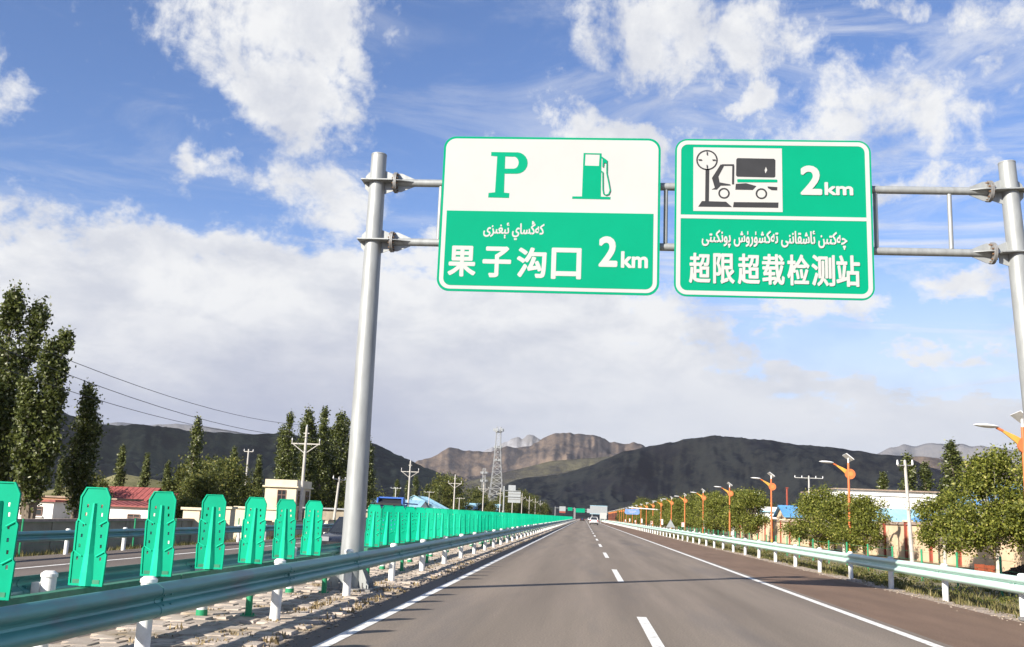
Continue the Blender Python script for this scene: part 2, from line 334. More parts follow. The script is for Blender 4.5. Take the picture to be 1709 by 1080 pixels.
# ------------------------------------------------------------------ numpy noise for terrain
def vnoise(x, y, seed):
    xi = np.floor(x).astype(np.int64); yi = np.floor(y).astype(np.int64); xf = x-xi; yf = y-yi
    def h(a, b):
        n = (a*374761393 + b*668265263 + seed*974634521) & 0x7fffffff
        n = ((n ^ (n >> 13))*1274126177) & 0x7fffffff
        return ((n ^ (n >> 16)) & 0xffff)/65535.
    u = xf*xf*(3-2*xf); v = yf*yf*(3-2*yf)
    return (h(xi, yi)*(1-u)+h(xi+1, yi)*u)*(1-v)+(h(xi, yi+1)*(1-u)+h(xi+1, yi+1)*u)*v
def ridged(x, y, seed, o=5):
    s = 0; a = 1; t = 0
    for k in range(o):
        s = s+a*(1-np.abs(2*vnoise(x*2**k, y*2**k, seed+k)-1)); t += a; a *= .5
    return s/t
def fbm(x, y, seed, o=4):
    s = 0; a = 1; t = 0
    for k in range(o): s = s+a*vnoise(x*2**k, y*2**k, seed+k); t += a; a *= .5
    return s/t

# ------------------------------------------------------------------ terrain
prof = [(-14000, -.9), (-60, -.85), (-21, -.75), (-18, -.68), (-17.0, -.60), (-16.55, -.34), (-5.75, -.34), (-5.42, -.03), (7.55, -.03), (8.3, -.06), (10.2, -.16), (13.0, -.08), (60, -.1), (14000, -.1)]
b = MB(); ys = [-60, -10] + list(range(0, 140, 6)) + [160, 220, 320, 500, 900, 2000, 14000]
vs = [(x, y, z) for y in ys for x, z in prof]; n = len(prof)
b.add(vs, [(j*n+i, j*n+i+1, (j+1)*n+i+1, (j+1)*n+i) for j in range(len(ys)-1) for i in range(n-1)])
struct('ground', b, 'verge')
struct('road', sheet(-3.3, 4.93, -40, 1600, 0, 2, 60), 'lane')
struct('road_shoulder', sheet(4.93, 7.62, -40, 1600, 0, 2, 60), 'shoulder')
struct('opposite_road', sheet(-16.5, -5.78, -40, 1600, -.30, 2, 60), 'oproad')
struct('median_strip', sheet(-5.40, -3.3, -40, 1600, 0, 2, 60), 'medianbed')
median = bpy.data.objects['median_strip']
# painted markings, each line of its own
def line(x, w, y0, y1, z=.004, name='painted_line'):
    return struct(name, sheet(x-w/2, x+w/2, y0, y1, z, 1, 40 if y1-y0 > 50 else 4), 'paint')
line(-2.81, .16, -30, 1500); line(4.69, .16, -30, 1500)
line(-13.9, .15, -30, 1500, -.296); line(-6.35, .15, -30, 1500, -.296)
dash_me = None
for k in range(-2, 40):
    y1 = 16.2+14.5*k
    if dash_me is None: d0 = line(.93, .15, -5.8, 0, .004, 'lane_dash'); d0.location.y = y1; dash_me = d0
    else: dup(dash_me, None, (0, y1, 0))
for k in range(0, 30): dup(dash_me, None, (-11.05, 12+14.5*k, -.30))
# paving blocks of the median
pb = MB(); w = .145
pb.add([(-w, -w, 0), (w, -w, 0), (w, w, 0), (-w, w, 0), (-w+.012, -w+.012, .035), (w-.012, -w+.012, .035), (w-.012, w-.012, .035), (-w+.012, w-.012, .035)],
       [(4, 5, 6, 7), (0, 1, 5, 4), (1, 2, 6, 5), (2, 3, 7, 6), (3, 0, 4, 7)])
pm_ = pb.mesh('paver', False); pm_.materials.append(MT['paver'])
first = None
for j in range(50):
    for i in range(6):
        if rnd.random() < .04: continue
        loc = (-3.52-i*.31-(.155 if j % 2 else 0)+rnd.uniform(-.008, .008), 9.6+j*.31+rnd.uniform(-.008, .008), rnd.uniform(-.012, .004))
        rot = (R(rnd.uniform(-1.6, 1.6)), R(rnd.uniform(-1.6, 1.6)), R(rnd.uniform(-1.5, 1.5)))
        if first is None: first = ob('paver', pm_, None, median, loc, rot)
        else: dup(first, median, loc, rot)
b = MB()
for j in range(50, 330):
    for i in range(6):
        if rnd.random() < .05: continue
        x, y, z = -3.52-i*.31-(.155 if j % 2 else 0), 9.6+j*.31, rnd.uniform(-.012, .004)
        b.add([(x+p[0], y+p[1], z+p[2]) for p in pb.v], pb.f)
o = ob('far_pavers', b.mesh('far_pavers', False), 'paver', median); o['kind'] = 'stuff'

# mountains: polar height fields whose skylines follow the ridges
def ridge(name, label, pf, r0, rr, r1, m, seed, amp=.30, wl=420., na=420, nv=90, jag=.0):
    az = np.linspace(pf[0][0], pf[-1][0], na); pa = np.array([p[0] for p in pf]); pe = np.array([p[1] for p in pf])
    e = np.interp(az, pa, pe); ker = np.hanning(7); ker /= ker.sum(); e = np.convolve(np.pad(e, 3, 'edge'), ker, 'valid')
    e = e+jag*(fbm(az*2.2, az*0+seed, seed+3, 5)-.5)*np.clip(e, 0, 1)
    v = np.linspace(0, 1, nv); vr = (rr-r0)/(r1-r0)
    A, V = np.meshgrid(np.radians(az), v); Rr = r0+(r1-r0)*V
    X = np.sin(A)*Rr; Y = np.cos(A)*Rr
    s = np.where(V < vr, (V/vr), 1-(V-vr)/(1-vr)*.55); s = np.clip(s, 0, 1)
    s = np.where(V < vr, s**1.15, s)
    U = A*rr; wx = 3.4*(fbm(U/(wl*2.4), Rr/(wl*2.4), seed+30, 4)-.5)
    rg = ridged(U/wl+wx+3, Rr/(wl*1.5)-wx+7, seed, 2); mid_ = ridged(U/(wl*.42)+1.6*wx, Rr/(wl*.55)-wx, seed+5, 3); fin = ridged(U/(wl*.13)+wx*4, Rr/(wl*.20), seed+9, 3)
    bell = np.clip(4*s*(1.045-s), 0, 1)
    h = s*(1-bell*amp*(1.5*(1-rg)+.75*(1-mid_)+.34*(1-fin)))+.02*fin*s
    h = np.clip(h, 0, None)*Rr
    tan = (h/Rr).max(axis=0); k = np.tan(np.radians(e))/np.maximum(tan, 1e-4)
    kern = np.hanning(9); kern /= kern.sum(); k = np.convolve(np.pad(k, 4, 'edge'), kern, 'valid')
    Z = h*k[None, :] - 2
    vs = np.stack([X, Y, Z], -1).reshape(-1, 3)
    idx = np.arange(na*nv).reshape(nv, na); f = np.stack([idx[:-1, :-1], idx[:-1, 1:], idx[1:, 1:], idx[1:, :-1]], -1).reshape(-1, 4)
    me = bpy.data.meshes.new(name); me.from_pydata(vs.tolist(), [], f.tolist()); me.shade_smooth()
    o = ob(name, me, m); return tag(o, kind='structure')
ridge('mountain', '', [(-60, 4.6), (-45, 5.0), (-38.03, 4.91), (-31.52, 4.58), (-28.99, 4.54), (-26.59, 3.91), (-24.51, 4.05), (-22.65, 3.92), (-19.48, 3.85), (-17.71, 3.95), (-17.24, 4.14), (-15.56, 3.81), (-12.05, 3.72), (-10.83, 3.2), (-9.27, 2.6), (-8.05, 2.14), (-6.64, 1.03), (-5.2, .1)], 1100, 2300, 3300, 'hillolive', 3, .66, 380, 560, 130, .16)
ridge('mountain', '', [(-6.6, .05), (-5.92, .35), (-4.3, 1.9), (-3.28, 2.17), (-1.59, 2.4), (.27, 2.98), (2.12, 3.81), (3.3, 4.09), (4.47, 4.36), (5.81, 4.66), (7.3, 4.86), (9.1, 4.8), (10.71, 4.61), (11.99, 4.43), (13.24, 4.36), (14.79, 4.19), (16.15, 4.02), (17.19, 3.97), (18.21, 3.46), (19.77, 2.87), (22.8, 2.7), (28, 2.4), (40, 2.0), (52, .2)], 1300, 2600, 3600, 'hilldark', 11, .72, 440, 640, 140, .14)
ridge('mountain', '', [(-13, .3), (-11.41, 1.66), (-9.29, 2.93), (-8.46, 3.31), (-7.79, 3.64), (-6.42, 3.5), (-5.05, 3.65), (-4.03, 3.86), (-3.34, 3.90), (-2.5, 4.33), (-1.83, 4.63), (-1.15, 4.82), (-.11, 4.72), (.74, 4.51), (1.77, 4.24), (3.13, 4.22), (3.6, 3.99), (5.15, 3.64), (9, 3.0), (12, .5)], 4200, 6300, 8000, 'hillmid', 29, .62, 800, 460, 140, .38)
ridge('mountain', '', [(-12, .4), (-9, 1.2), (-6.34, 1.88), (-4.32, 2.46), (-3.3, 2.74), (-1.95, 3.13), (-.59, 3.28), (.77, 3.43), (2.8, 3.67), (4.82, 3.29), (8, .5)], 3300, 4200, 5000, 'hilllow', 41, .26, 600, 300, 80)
ridge('snow_mountain', '', [(-8, 2.4), (-6.4, 3.23), (-5.56, 3.6), (-4.89, 3.93), (-4.38, 4.06), (-3.98, 4.34), (-3.54, 4.48), (-3.02, 4.45), (-2.5, 4.23), (-1.63, 3.75), (0, 3)], 9500, 11500, 13000, 'hillsnow', 53, .45, 1000, 220, 80, .5)
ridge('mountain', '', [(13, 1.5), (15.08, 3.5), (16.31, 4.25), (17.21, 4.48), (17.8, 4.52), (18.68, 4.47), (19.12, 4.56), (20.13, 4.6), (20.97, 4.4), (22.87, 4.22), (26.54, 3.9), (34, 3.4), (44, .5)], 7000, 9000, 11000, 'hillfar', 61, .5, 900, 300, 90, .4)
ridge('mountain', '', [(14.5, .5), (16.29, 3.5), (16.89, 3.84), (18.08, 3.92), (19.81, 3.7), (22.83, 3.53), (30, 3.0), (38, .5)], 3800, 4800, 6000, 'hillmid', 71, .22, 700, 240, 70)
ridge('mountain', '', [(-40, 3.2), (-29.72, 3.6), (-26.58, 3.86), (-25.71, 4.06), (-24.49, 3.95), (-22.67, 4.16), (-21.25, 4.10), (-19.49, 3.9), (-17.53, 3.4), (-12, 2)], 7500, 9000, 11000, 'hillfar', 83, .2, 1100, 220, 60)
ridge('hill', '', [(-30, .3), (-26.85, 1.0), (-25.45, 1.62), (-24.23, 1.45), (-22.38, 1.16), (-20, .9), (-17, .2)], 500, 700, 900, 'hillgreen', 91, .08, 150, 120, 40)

# unseen cloud bank, added out of frame to shade the near hills
rc = np.random.default_rng(77); b = MB(); ico = None
bmi = bmesh.new(); bmesh.ops.create_icosphere(bmi, subdivisions=3, radius=1); iv = np.array([v.co[:] for v in bmi.verts]); fi = [tuple(v.index for v in f.verts) for f in bmi.faces]; bmi.free()
for k in range(90):
    cx = rc.uniform(-1, 1); cy = rc.uniform(-1, 1)
    if cx*cx+cy*cy*.9 > 1.05: continue
    c = np.array([-2350+cx*2150, -420+cy*1150, 1850+rc.uniform(-40, 90)]); r_ = rc.uniform(240, 430)
    nz_ = 1+.22*(fbm(iv[:, 0]*2.3+k, iv[:, 1]*2.3+iv[:, 2]*1.7, k, 4)-.5)*2
    v = iv*nz_[:, None]*r_*np.array([1.25, 1.0, .38]); v[:, 2] = np.maximum(v[:, 2], -.12*r_); b.add((c+v).tolist(), fi)
mat('cloudwhite', (.85, .86, .88), (.80, .81, .84), rough=1, scale=.004, spec=0)
tag(ob('shade_cloud', b, 'cloudwhite'), 'unseen white cloud bank added to shade the near hills', 'cloud', kind='stuff')

# ------------------------------------------------------------------ flat shapes and lettering
def flat(splines, depth, name='shape'):
    cu = bpy.data.curves.new(name, 'CURVE'); cu.dimensions = '2D'; cu.fill_mode = 'BOTH'; cu.extrude = depth/2
    for pts in splines:
        sp = cu.splines.new('POLY'); sp.points.add(len(pts)-1); sp.use_cyclic_u = True
        for p, q in zip(sp.points, pts): p.co = (q[0], q[1], 0, 1)
    o = bpy.data.objects.new(name, cu); C.objects.link(o); bpy.context.view_layer.update()
    me = bpy.data.meshes.new_from_object(o.evaluated_get(bpy.context.evaluated_depsgraph_get())); me.name = name
    bpy.data.objects.remove(o); bpy.data.curves.remove(cu); return me
def rrect(x0, y0, x1, y1, r, n=8):
    pts = []
    for cx, cy, a0 in ((x1-r, y1-r, 0), (x0+r, y1-r, 90), (x0+r, y0+r, 180), (x1-r, y0+r, 270)):
        pts += [(cx+r*math.cos(R(a0+90*i/n)), cy+r*math.sin(R(a0+90*i/n))) for i in range(n+1)]
    return pts
def circ(cx, cy, r, n=28, ry=None): return [(cx+r*math.cos(2*math.pi*i/n), cy+(ry or r)*math.sin(2*math.pi*i/n)) for i in range(n)]
def text_mesh(s, box, bold=0., name='lettering', shear=0.):
    cu = bpy.data.curves.new(name, 'FONT'); cu.body = s; cu.size = 1; cu.resolution_u = 4; cu.shear = shear
    o = bpy.data.objects.new(name, cu); C.objects.link(o); bpy.context.view_layer.update()
    me0 = bpy.data.meshes.new_from_object(o.evaluated_get(bpy.context.evaluated_depsgraph_get()))
    v = np.array([p.co[:] for p in me0.vertices]); f = [tuple(p.vertices) for p in me0.polygons]
    bpy.data.objects.remove(o); bpy.data.curves.remove(cu); bpy.data.meshes.remove(me0)
    x0, y0, x1, y1 = box; lo = v.min(0); hi = v.max(0)
    v[:, 0] = x0+bold+(v[:, 0]-lo[0])/(hi[0]-lo[0])*(x1-x0-2*bold); v[:, 1] = y0+bold+(v[:, 1]-lo[1])/(hi[1]-lo[1])*(y1-y0-2*bold)
    b = MB(); k = 10 if bold else 1
    for i in range(k):
        a = 2*math.pi*i/k; d = np.array([bold*math.cos(a), bold*math.sin(a), .0004*i]); d[2] = .0004*i
        vv = v.copy(); vv[:, 2] = 0; b.add((vv+d).tolist(), f)
    me = bpy.data.meshes.new(name); me.from_pydata(b.v, [], b.f); return me
def visual(cs): return ''.join(chr(c) for c in reversed(cs))
T1 = visual([0xFEDB, 0xFEEA, 0xFBD5, 0xFEB4, 0xFE8E, 0xFEF1, 0x20, 0xFE8B, 0xFBE7, 0xFED0, 0xFBE9, 0xFEB0, 0xFEEF])
T2 = visual([0xFB7C, 0xFEEA, 0xFEDB, 0xFE98, 0xFBE9, 0xFEE6, 0x20, 0xFE8B, 0xFE8E, 0xFEB7, 0xFED8, 0xFE8E, 0xFEE7, 0xFEE8, 0xFEF0, 0x20, 0xFE97, 0xFEEA, 0xFEDB, 0xFEB8, 0xFBDC, 0xFEAD, 0xFBDB, 0xFEB5, 0x20, 0xFB58, 0xFEEE, 0xFEE7, 0xFEDC, 0xFBE9, 0xFE98, 0xFEF0])
def mapper(tl, tr, bl, br, w, h):
    # artwork measured on a skewed picture of the panel -> metres on the panel
    def f(x, y):
        v = .5
        for _ in range(6):
            lx = bl[0]+(tl[0]-bl[0])*v; rx = br[0]+(tr[0]-br[0])*v; u = (x-lx)/(rx-lx)
            by = bl[1]+(br[1]-bl[1])*u; ty = tl[1]+(tr[1]-tl[1])*u; v = (by-y)/(by-ty)
        return (u*w, v*h)
    return f

# ------------------------------------------------------------------ gantry and its two signs
GY = 18.6; GX0, GX1 = -4.25, 7.85; Z1, Z2 = 7.84, 6.63
g = thing('sign_gantry', 'grey steel portal gantry spanning the road with two cross tubes', 'gantry', (0, GY, 0))
def gpost(x, sgn):
    b = MB(); b.cyl((x, 0, .06), (x, 0, 8.40), .215, .152, 28); b.cyl((x, 0, 8.40), (x, 0, 8.425), .158, .150, 28)
    p = ob('post', b, 'galv', g)
    b = MB(); b.box((x, 0, .045), (.95, .95, .05)); ob('base_plate', b, 'galvdark', p)
    for k in range(6):
        a = R(30+60*k); c, s_ = math.cos(a), math.sin(a); b = MB()
        pts = [(.20, .07), (.45, .07), (.45, .13), (.21, .52)]
        nrm = Vector((-s_, c, 0))*.009
        vs = [Vector((x+c*u, s_*u, z))+nrm for u, z in pts]+[Vector((x+c*u, s_*u, z))-nrm for u, z in pts]
        b.add(vs, [(0, 1, 2, 3), (7, 6, 5, 4), (0, 4, 5, 1), (1, 5, 6, 2), (2, 6, 7, 3), (3, 7, 4, 0)]); ob('gusset', b, 'galv', p)
    bm0 = None
    for k in range(12):
        a = R(15+30*k); loc = (x+.41*math.cos(a), .41*math.sin(a), .07)
        if bm0 is None:
            b = MB(); b.cyl((0, 0, 0), (0, 0, .10), .016, n=6); b.cyl((0, 0, 0), (0, 0, .03), .03, n=6); bm0 = ob('anchor_bolt', b, 'galvdark', p, loc)
        else: dup(bm0, p, loc)
    for z in (Z1, Z2):
        b = MB(); b.box((x+sgn*.03, 0, z), (.62, .46, .022)); ob('collar_plate', b, 'galv', p)
        for dz in (1, -1):
            b = MB(); b.prism([(x+sgn*.1, z+dz*.012), (x+sgn*.335, z+dz*.012), (x+sgn*.335, z+dz*.17), (x+sgn*.15, z+dz*.24)], -.008, .008); ob('collar_fin', b, 'galv', p)
            b = MB(); b.prism([(x-sgn*.1, z+dz*.012), (x-sgn*.25, z+dz*.012), (x-sgn*.235, z+dz*.13), (x-sgn*.15, z+dz*.22)], -.008, .008); ob('collar_fin', b, 'galv', p)
    return p
gpost(GX0, 1); pr = gpost(GX1, -1)
pr.matrix_basis = Matrix.Translation((GX1, 0, 8.0)) @ Matrix.Rotation(R(-2.9), 4, 'Y') @ Matrix.Translation((-GX1, 0, -8.0))
for z in (Z1, Z2):
    b = MB(); b.cyl((GX0+.40, 0, z), (GX1-.40, 0, z), .075, n=18); t = ob('cross_tube', b, 'galv', g)
    for x, s_ in ((GX0+.345, 1), (GX1-.345, -1)):
        b = MB(); b.cyl((x, 0, z), (x+s_*.028, 0, z), .205, n=28); b.cyl((x+s_*.032, 0, z), (x+s_*.06, 0, z), .205, n=28); ob('flange', b, 'galvdark', t)
        for k in range(10):
            a = 2*math.pi*(k+.5)/10; b = MB(); b.cyl((x-s_*.025, .165*math.cos(a), z+.165*math.sin(a)), (x+s_*.09, .165*math.cos(a), z+.165*math.sin(a)), .016, n=6)
            ob('flange_bolt', b, 'rust', t)
        for k in range(4):
            a = R(90*k); b = MB(); c, q = math.cos(a), math.sin(a); n_ = Vector((0, -q, c))*.007
            pts = [(x+s_*.062, .06), (x+s_*.062, .19), (x+s_*.14, .19), (x+s_*.40, .078), (x+s_*.40, .06)]
            vs = [Vector((u, c*r_, z+q*r_))+n_ for u, r_ in pts]+[Vector((u, c*r_, z+q*r_))-n_ for u, r_ in pts]
            b.add(vs, [(0, 1, 2, 3, 4), (9, 8, 7, 6, 5)]+[(i, (i+1) % 5, (i+1) % 5+5, i+5) for i in range(5)]); ob('stiffener', b, 'galv', t)
for x in (-2.97, -.8, 1.42, 3.4, 5.37, 6.74):
    b = MB(); b.cyl((x, 0, Z2+.07), (x, 0, Z1-.07), .042, n=12); ob('strut', b, 'galv', g)

def sign_panel(name, label, x0, w, h, z0):
    s = thing(name, label, 'road sign', (x0, GY-.17, z0)); s.rotation_euler = (R(90), 0, 0)   # local x right, y up, z to the traffic
    def put(n, me, m, z, p=None):
        o = ob(n, me, m, p or s, (0, 0, z)); return o
    put('panel', flat([rrect(0, 0, w, h, .24)], .016, 'panel'), 'signgreen', 0)
    for yy in (Z1-z0, Z2-z0):
        b = MB(); b.box((w/2, yy, -.05), (w-.3, .07, .06)); r_ = ob('mounting_rail', b, 'galv', s)
        for xx in (.5, w-.5):
            b = MB(); b.box((xx, yy, -.16), (.06, .20, .20)); ob('clamp', b, 'galvdark', r_)
    return s, put
SW, SH, SZ = 4.23, 3.12, 5.635
s, put = sign_panel('direction_sign', 'green and white sign with letter P and fuel pump above Chinese lettering', -2.93, SW, SH, SZ)
q = mapper((79, 73), (1370, 84), (32, 1000), (1372, 1028), SW, SH)
wo_ = .045
put('white_field', flat([rrect(wo_, wo_, SW-wo_, SH-wo_, .20)], .004, 'white_field'), 'signwhite', .0105)
yd = q(700, 535)[1]
gp = [(.125, yd), (SW-.125, yd)] + [p for p in rrect(.125, .115, SW-.125, yd, .14) if p[1] < yd-.2][::-1]
gp = [(SW-.125, yd), (.125, yd)] + [(.125+.14-.14*math.cos(R(a)), .115+.14-.14*math.sin(R(a))) for a in range(0, 91, 10)] + [(SW-.125-.14+.14*math.sin(R(a)), .115+.14-.14*math.cos(R(a))) for a in range(0, 91, 10)]
put('green_field', flat([gp], .004, 'green_field'), 'signgreen', .0145)
def arc(cx, cy, rx, ry, a0, a1, n=10): return [(cx+rx*math.cos(R(a0+(a1-a0)*i/n)), cy+ry*math.sin(R(a0+(a1-a0)*i/n))) for i in range(n+1)]
P_out = [(362, 170), (515, 172)] + arc(515, 237, 66, 66, -90, 90) + [(443, 303), (440, 418), (472, 421), (470, 450), (345, 447), (347, 420), (386, 416), (398, 197), (361, 194)]
P_in = [(446, 197), (495, 199)] + arc(497, 235, 30, 37, -90, 90) + [(444, 272)]
put('letter_p', flat([[q(*p) for p in P_out], [q(*p) for p in P_in]], .004, 'letter_p'), 'signgreen', .0145)
def stroke(pts, w):
    b = []; n = len(pts); l = []; r = []
    for i, p in enumerate(pts):
        a = pts[max(i-1, 0)]; c = pts[min(i+1, n-1)]; d = Vector((c[0]-a[0], c[1]-a[1])).normalized(); nx, ny = -d.y, d.x
        l.append((p[0]+nx*w/2, p[1]+ny*w/2)); r.append((p[0]-nx*w/2, p[1]-ny*w/2))
    return l+r[::-1]
pump = put('pump_symbol', flat([[q(*p) for p in ((914, 175), (1021, 177), (1019, 441), (1077, 443), (1076, 458), (849, 454), (850, 440), (907, 440))], [q(*p) for p in ((925, 183), (1010, 185), (1006, 254), (922, 252))]], .004, 'pump_symbol'), 'signgreen', .0145)
put('pump_nozzle', flat([[q(*p) for p in ((1020, 196), (1056, 222), (1055, 240), (1036, 236), (1034, 262), (1026, 262), (1027, 212), (1020, 207))]], .004, 'pump_nozzle'), 'signgreen', .0147, pump)
put('pump_hose', flat([stroke([q(*p) for p in ((1053, 238), (1053, 300), (1066, 360), (1074, 405), (1066, 427), (1050, 433), (1036, 426), (1031, 400), (1029, 292), (1018, 288))], .022)], .004, 'pump_hose'), 'signgreen', .0149, pump)
def bx(f, x0, y0, x1, y1): a = f(x0, y1); c = f(x1, y0); return (a[0], a[1], c[0], c[1])
put('script_lettering', text_mesh(T1, bx(q, 315, 590, 687, 700), .007), 'signwhite', .018)
for ch, x0, x1, y0, y1 in (('果', 100, 278, 738, 917), ('子', 310, 490, 742, 922), ('沟', 517, 702, 748, 924), ('口', 726, 910, 750, 932)):
    put('character', text_mesh(ch, bx(q, x0, y0, x1, y1), .019), 'signwhite', .018)
put('numeral', text_mesh('2', bx(q, 1009, 680, 1124, 860), .026), 'signwhite', .018)
put('unit_lettering', text_mesh('km', bx(q, 1143, 770, 1304, 866), .015), 'signwhite', .018)

SW2 = 3.69
s, put = sign_panel('direction_sign', 'green sign with truck weighing pictogram and long Chinese lettering', 1.575, SW2, SH, SZ)
q = mapper((83, 76), (1212, 88), (84, 1000), (1262, 1022), SW2, SH)
put('border_line', flat([rrect(.035, .035, SW2-.035, SH-.035, .20), rrect(.115, .115, SW2-.115, SH-.115, .13)], .004, 'border_line'), 'signwhite', .0105)
yd = q(650, 547)[1]; put('divider', flat([[(.1, yd-.036), (SW2-.1, yd-.036), (SW2-.1, yd+.036), (.1, yd+.036)]], .004, 'divider'), 'signwhite', .0112)
pic = put('picture_field', flat([[q(*p) for p in ((190, 128), (704, 135), (716, 513), (193, 507))]], .004, 'picture_field'), 'signwhite', .0105)
c0 = q(270, 205); rr_ = .205
dial = put('dial', flat([circ(*c0, rr_), circ(*c0, rr_-.028)], .004, 'dial'), 'signblack', .0145)
for a in (0, 90, 180, 270):
    put('tick', flat([stroke([(c0[0]+.10*math.cos(R(a)), c0[1]+.10*math.sin(R(a))), (c0[0]+.165*math.cos(R(a)), c0[1]+.165*math.sin(R(a)))], .018)], .004, 'tick'), 'signblack', .0145, dial)
def poly(n, pts, m='signblack', z=.0145, hole=None): return put(n, flat([[q(*p) for p in pts]]+([[q(*p) for p in hole]] if hole else []), .004, n), m, z)
poly('dial_post', ((262, 258), (284, 258), (284, 452), (262, 450)))
poly('platform', ((243, 449), (385, 453), (420, 484), (222, 482)), z=.0147); poly('platform', ((430, 455), (690, 457), (689, 488), (426, 485)), z=.0147)
poly('cargo_box', ((448, 193), (660, 197), (668, 206), (669, 302), (662, 309), (448, 304), (441, 296), (441, 201)), hole=((613, 244), (622, 265), (611, 285), (606, 265)))
poly('stripe', ((447, 323), (450, 319), (678, 321), (682, 326), (681, 338), (450, 338)), 'signgreen')
poly('chassis', ((440, 347), (500, 343), (560, 360), (540, 383), (438, 381))); poly('chassis', ((625, 362), (682, 366), (681, 385), (650, 384), (628, 372)))
poly('cab_front', ((350, 231), (372, 236), (338, 303), (345, 338), (408, 350), (410, 357), (352, 358), (330, 381), (299, 381), (318, 370), (300, 312)))
poly('cab_roof', ((358, 230), (428, 230), (428, 240), (358, 240)), z=.0148); poly('cab_back', ((418, 238), (430, 238), (430, 350), (418, 350)), z=.0149)
for x, y in ((372, 403), (590, 405)):
    c0 = q(x, y); put('wheel_ring', flat([circ(*c0, .108), circ(*c0, .078)], .004, 'wheel_ring'), 'signblack', .0149)
put('script_lettering', text_mesh(T2, bx(q, 245, 625, 1090, 720), .007), 'signwhite', .018)
xs = [(172, 298), (315, 440), (460, 587), (603, 731), (750, 875), (892, 1022), (1036, 1166)]
for i, (ch, (x0, x1)) in enumerate(zip('超限超载检测站', xs)): put('character', text_mesh(ch, bx(q, x0, 753+i*2, x1, 926+i*3), .014), 'signwhite', .018)
put('numeral', text_mesh('2', bx(q, 817, 238, 936, 412), .026), 'signwhite', .018)
put('unit_lettering', text_mesh('km', bx(q, 956, 338, 1118, 413), .015), 'signwhite', .018)

# ------------------------------------------------------------------ guard rails
half = [(.156, .012), (.152, .020), (.118, .072), (.098, .083), (.075, .083), (.055, .072), (.020, .010), (0., .003)]
wprof = half + [(-z, d) for z, d in half[:-1][::-1]]
def rail_mesh(Lr):
    b = MB(); n = len(wprof)
    for y in (0, Lr):
        b.v += [(d, y, z) for z, d in wprof] + [(d-.004, y, z) for z, d in wprof]
    for i in range(n-1):
        b.f += [(i, i+1, 2*n+i+1, 2*n+i), (n+i, 3*n+i, 3*n+i+1, n+i+1)]
    b.f += [(0, 2*n, 3*n, n), (n-1, 2*n-1, 4*n-1, 3*n-1)]
    for e in (0, 2*n): b.f += [(e+i, e+n+i, e+n+i+1, e+i+1) for i in range(n-1)]
    for y in (.08, .24):
        for z in (.05, -.05): b.cyl((.02, y, z), (.055+.012, y, z), .014, n=6)
    b.cyl((0, .16, 0), (.022, .16, 0), .018, n=6)
    return b.mesh('rail_panel')
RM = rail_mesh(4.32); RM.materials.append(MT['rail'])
pbm = MB(); pbm.cyl((0, 0, -.35), (0, 0, .745), .068, n=16); PM = pbm.mesh('post'); PM.materials.append(MT['postwhite'])
cbm = MB(); cbm.cyl((0, 0, .745), (0, 0, .775), .077, .077, n=16); cbm.cyl((0, 0, .775), (0, 0, .80), .077, .045, n=16); CM = cbm.mesh('cap'); CM.materials.append(MT['postwhite'])
bbm = MB(); bbm.box((0, 0, 0), (.075, .12, .19)); BM_ = bbm.mesh('spacer'); BM_.materials.append(MT['postwhite'])
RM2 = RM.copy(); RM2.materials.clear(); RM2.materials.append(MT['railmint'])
def guardrail(label, x, face, y0, npan, z=0, nparts=60, band=False, rm=None):
    # face = +1: the rail faces +x
    t = thing('guard_rail', label, 'guard rail', (x, y0, z)); rz = 0 if face > 0 else math.pi
    for k in range(npan):
        yy = 4*k
        o = ob('rail_panel', rm or RM, None, t, (face*.0, yy if face > 0 else yy+4.32, .60), (0, 0, rz+R(.075)*1))
        if k < nparts:
            p = ob('post', PM, None, t, (-face*.135, yy+.16, 0), (R(rnd.uniform(-.8, .8)), R(rnd.uniform(-.8, .8)), 0))
            ob('cap', CM, None, p)
            ob('spacer', BM_, None, t, (-face*.045, yy+.16, .60))
            if band:
                bb = MB(); bb.cyl((0, 0, .0), (0, 0, .10), .074, n=16); ob('green_band', bb, 'postgreen', p)
    if npan > nparts:
        b = MB()
        for k in range(nparts, npan): b.cyl((-face*.135, 4*k+.16, -.3), (-face*.135, 4*k+.16, .80), .07, n=6)
        o = ob('far_posts', b, 'postwhite', t); o['kind'] = 'stuff'
    return t
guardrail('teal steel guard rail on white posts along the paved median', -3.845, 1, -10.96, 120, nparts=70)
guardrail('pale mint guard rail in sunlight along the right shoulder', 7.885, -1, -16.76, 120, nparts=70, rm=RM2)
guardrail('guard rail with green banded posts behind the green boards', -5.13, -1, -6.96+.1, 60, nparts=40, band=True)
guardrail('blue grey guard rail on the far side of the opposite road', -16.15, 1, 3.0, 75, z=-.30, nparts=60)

# ------------------------------------------------------------------ anti-glare boards and their beam
def bw(z):  # half width of the board over its height
    return .118 if z > .575 else (.131 if z > .29 else .145)
H = .875
out = [(-.140, 0), (.140, 0), (.147, .28), (.133, .30), (.138, .56), (.122, .585), (.125, .79), (.085, H), (-.085, H), (-.125, .79), (-.122, .585), (-.138, .56), (-.133, .30), (-.147, .28)]
holes = []
for sx in (-1, 1):
    for z, x in ((.705, .058), (.63, .066), (.535, .075), (.44, .080), (.35, .088), (.24, .096)):
        holes.append([(sx*x-.0075, z-.015), (sx*x+.0075, z-.015), (sx*x+.0075, z+.015), (sx*x-.0075, z+.015)])
out = [(x*1.18, z) for x, z in out]; holes = [[(x*1.18, z) for x, z in hh] for hh in holes]
PAN = flat([out]+holes, .008, 'panel'); PAN.materials.append(MT['board'])
rim = flat([out, [(x*.90, .02+z*.965) for x, z in out]], .022, 'rim'); rim.materials.append(MT['board'])
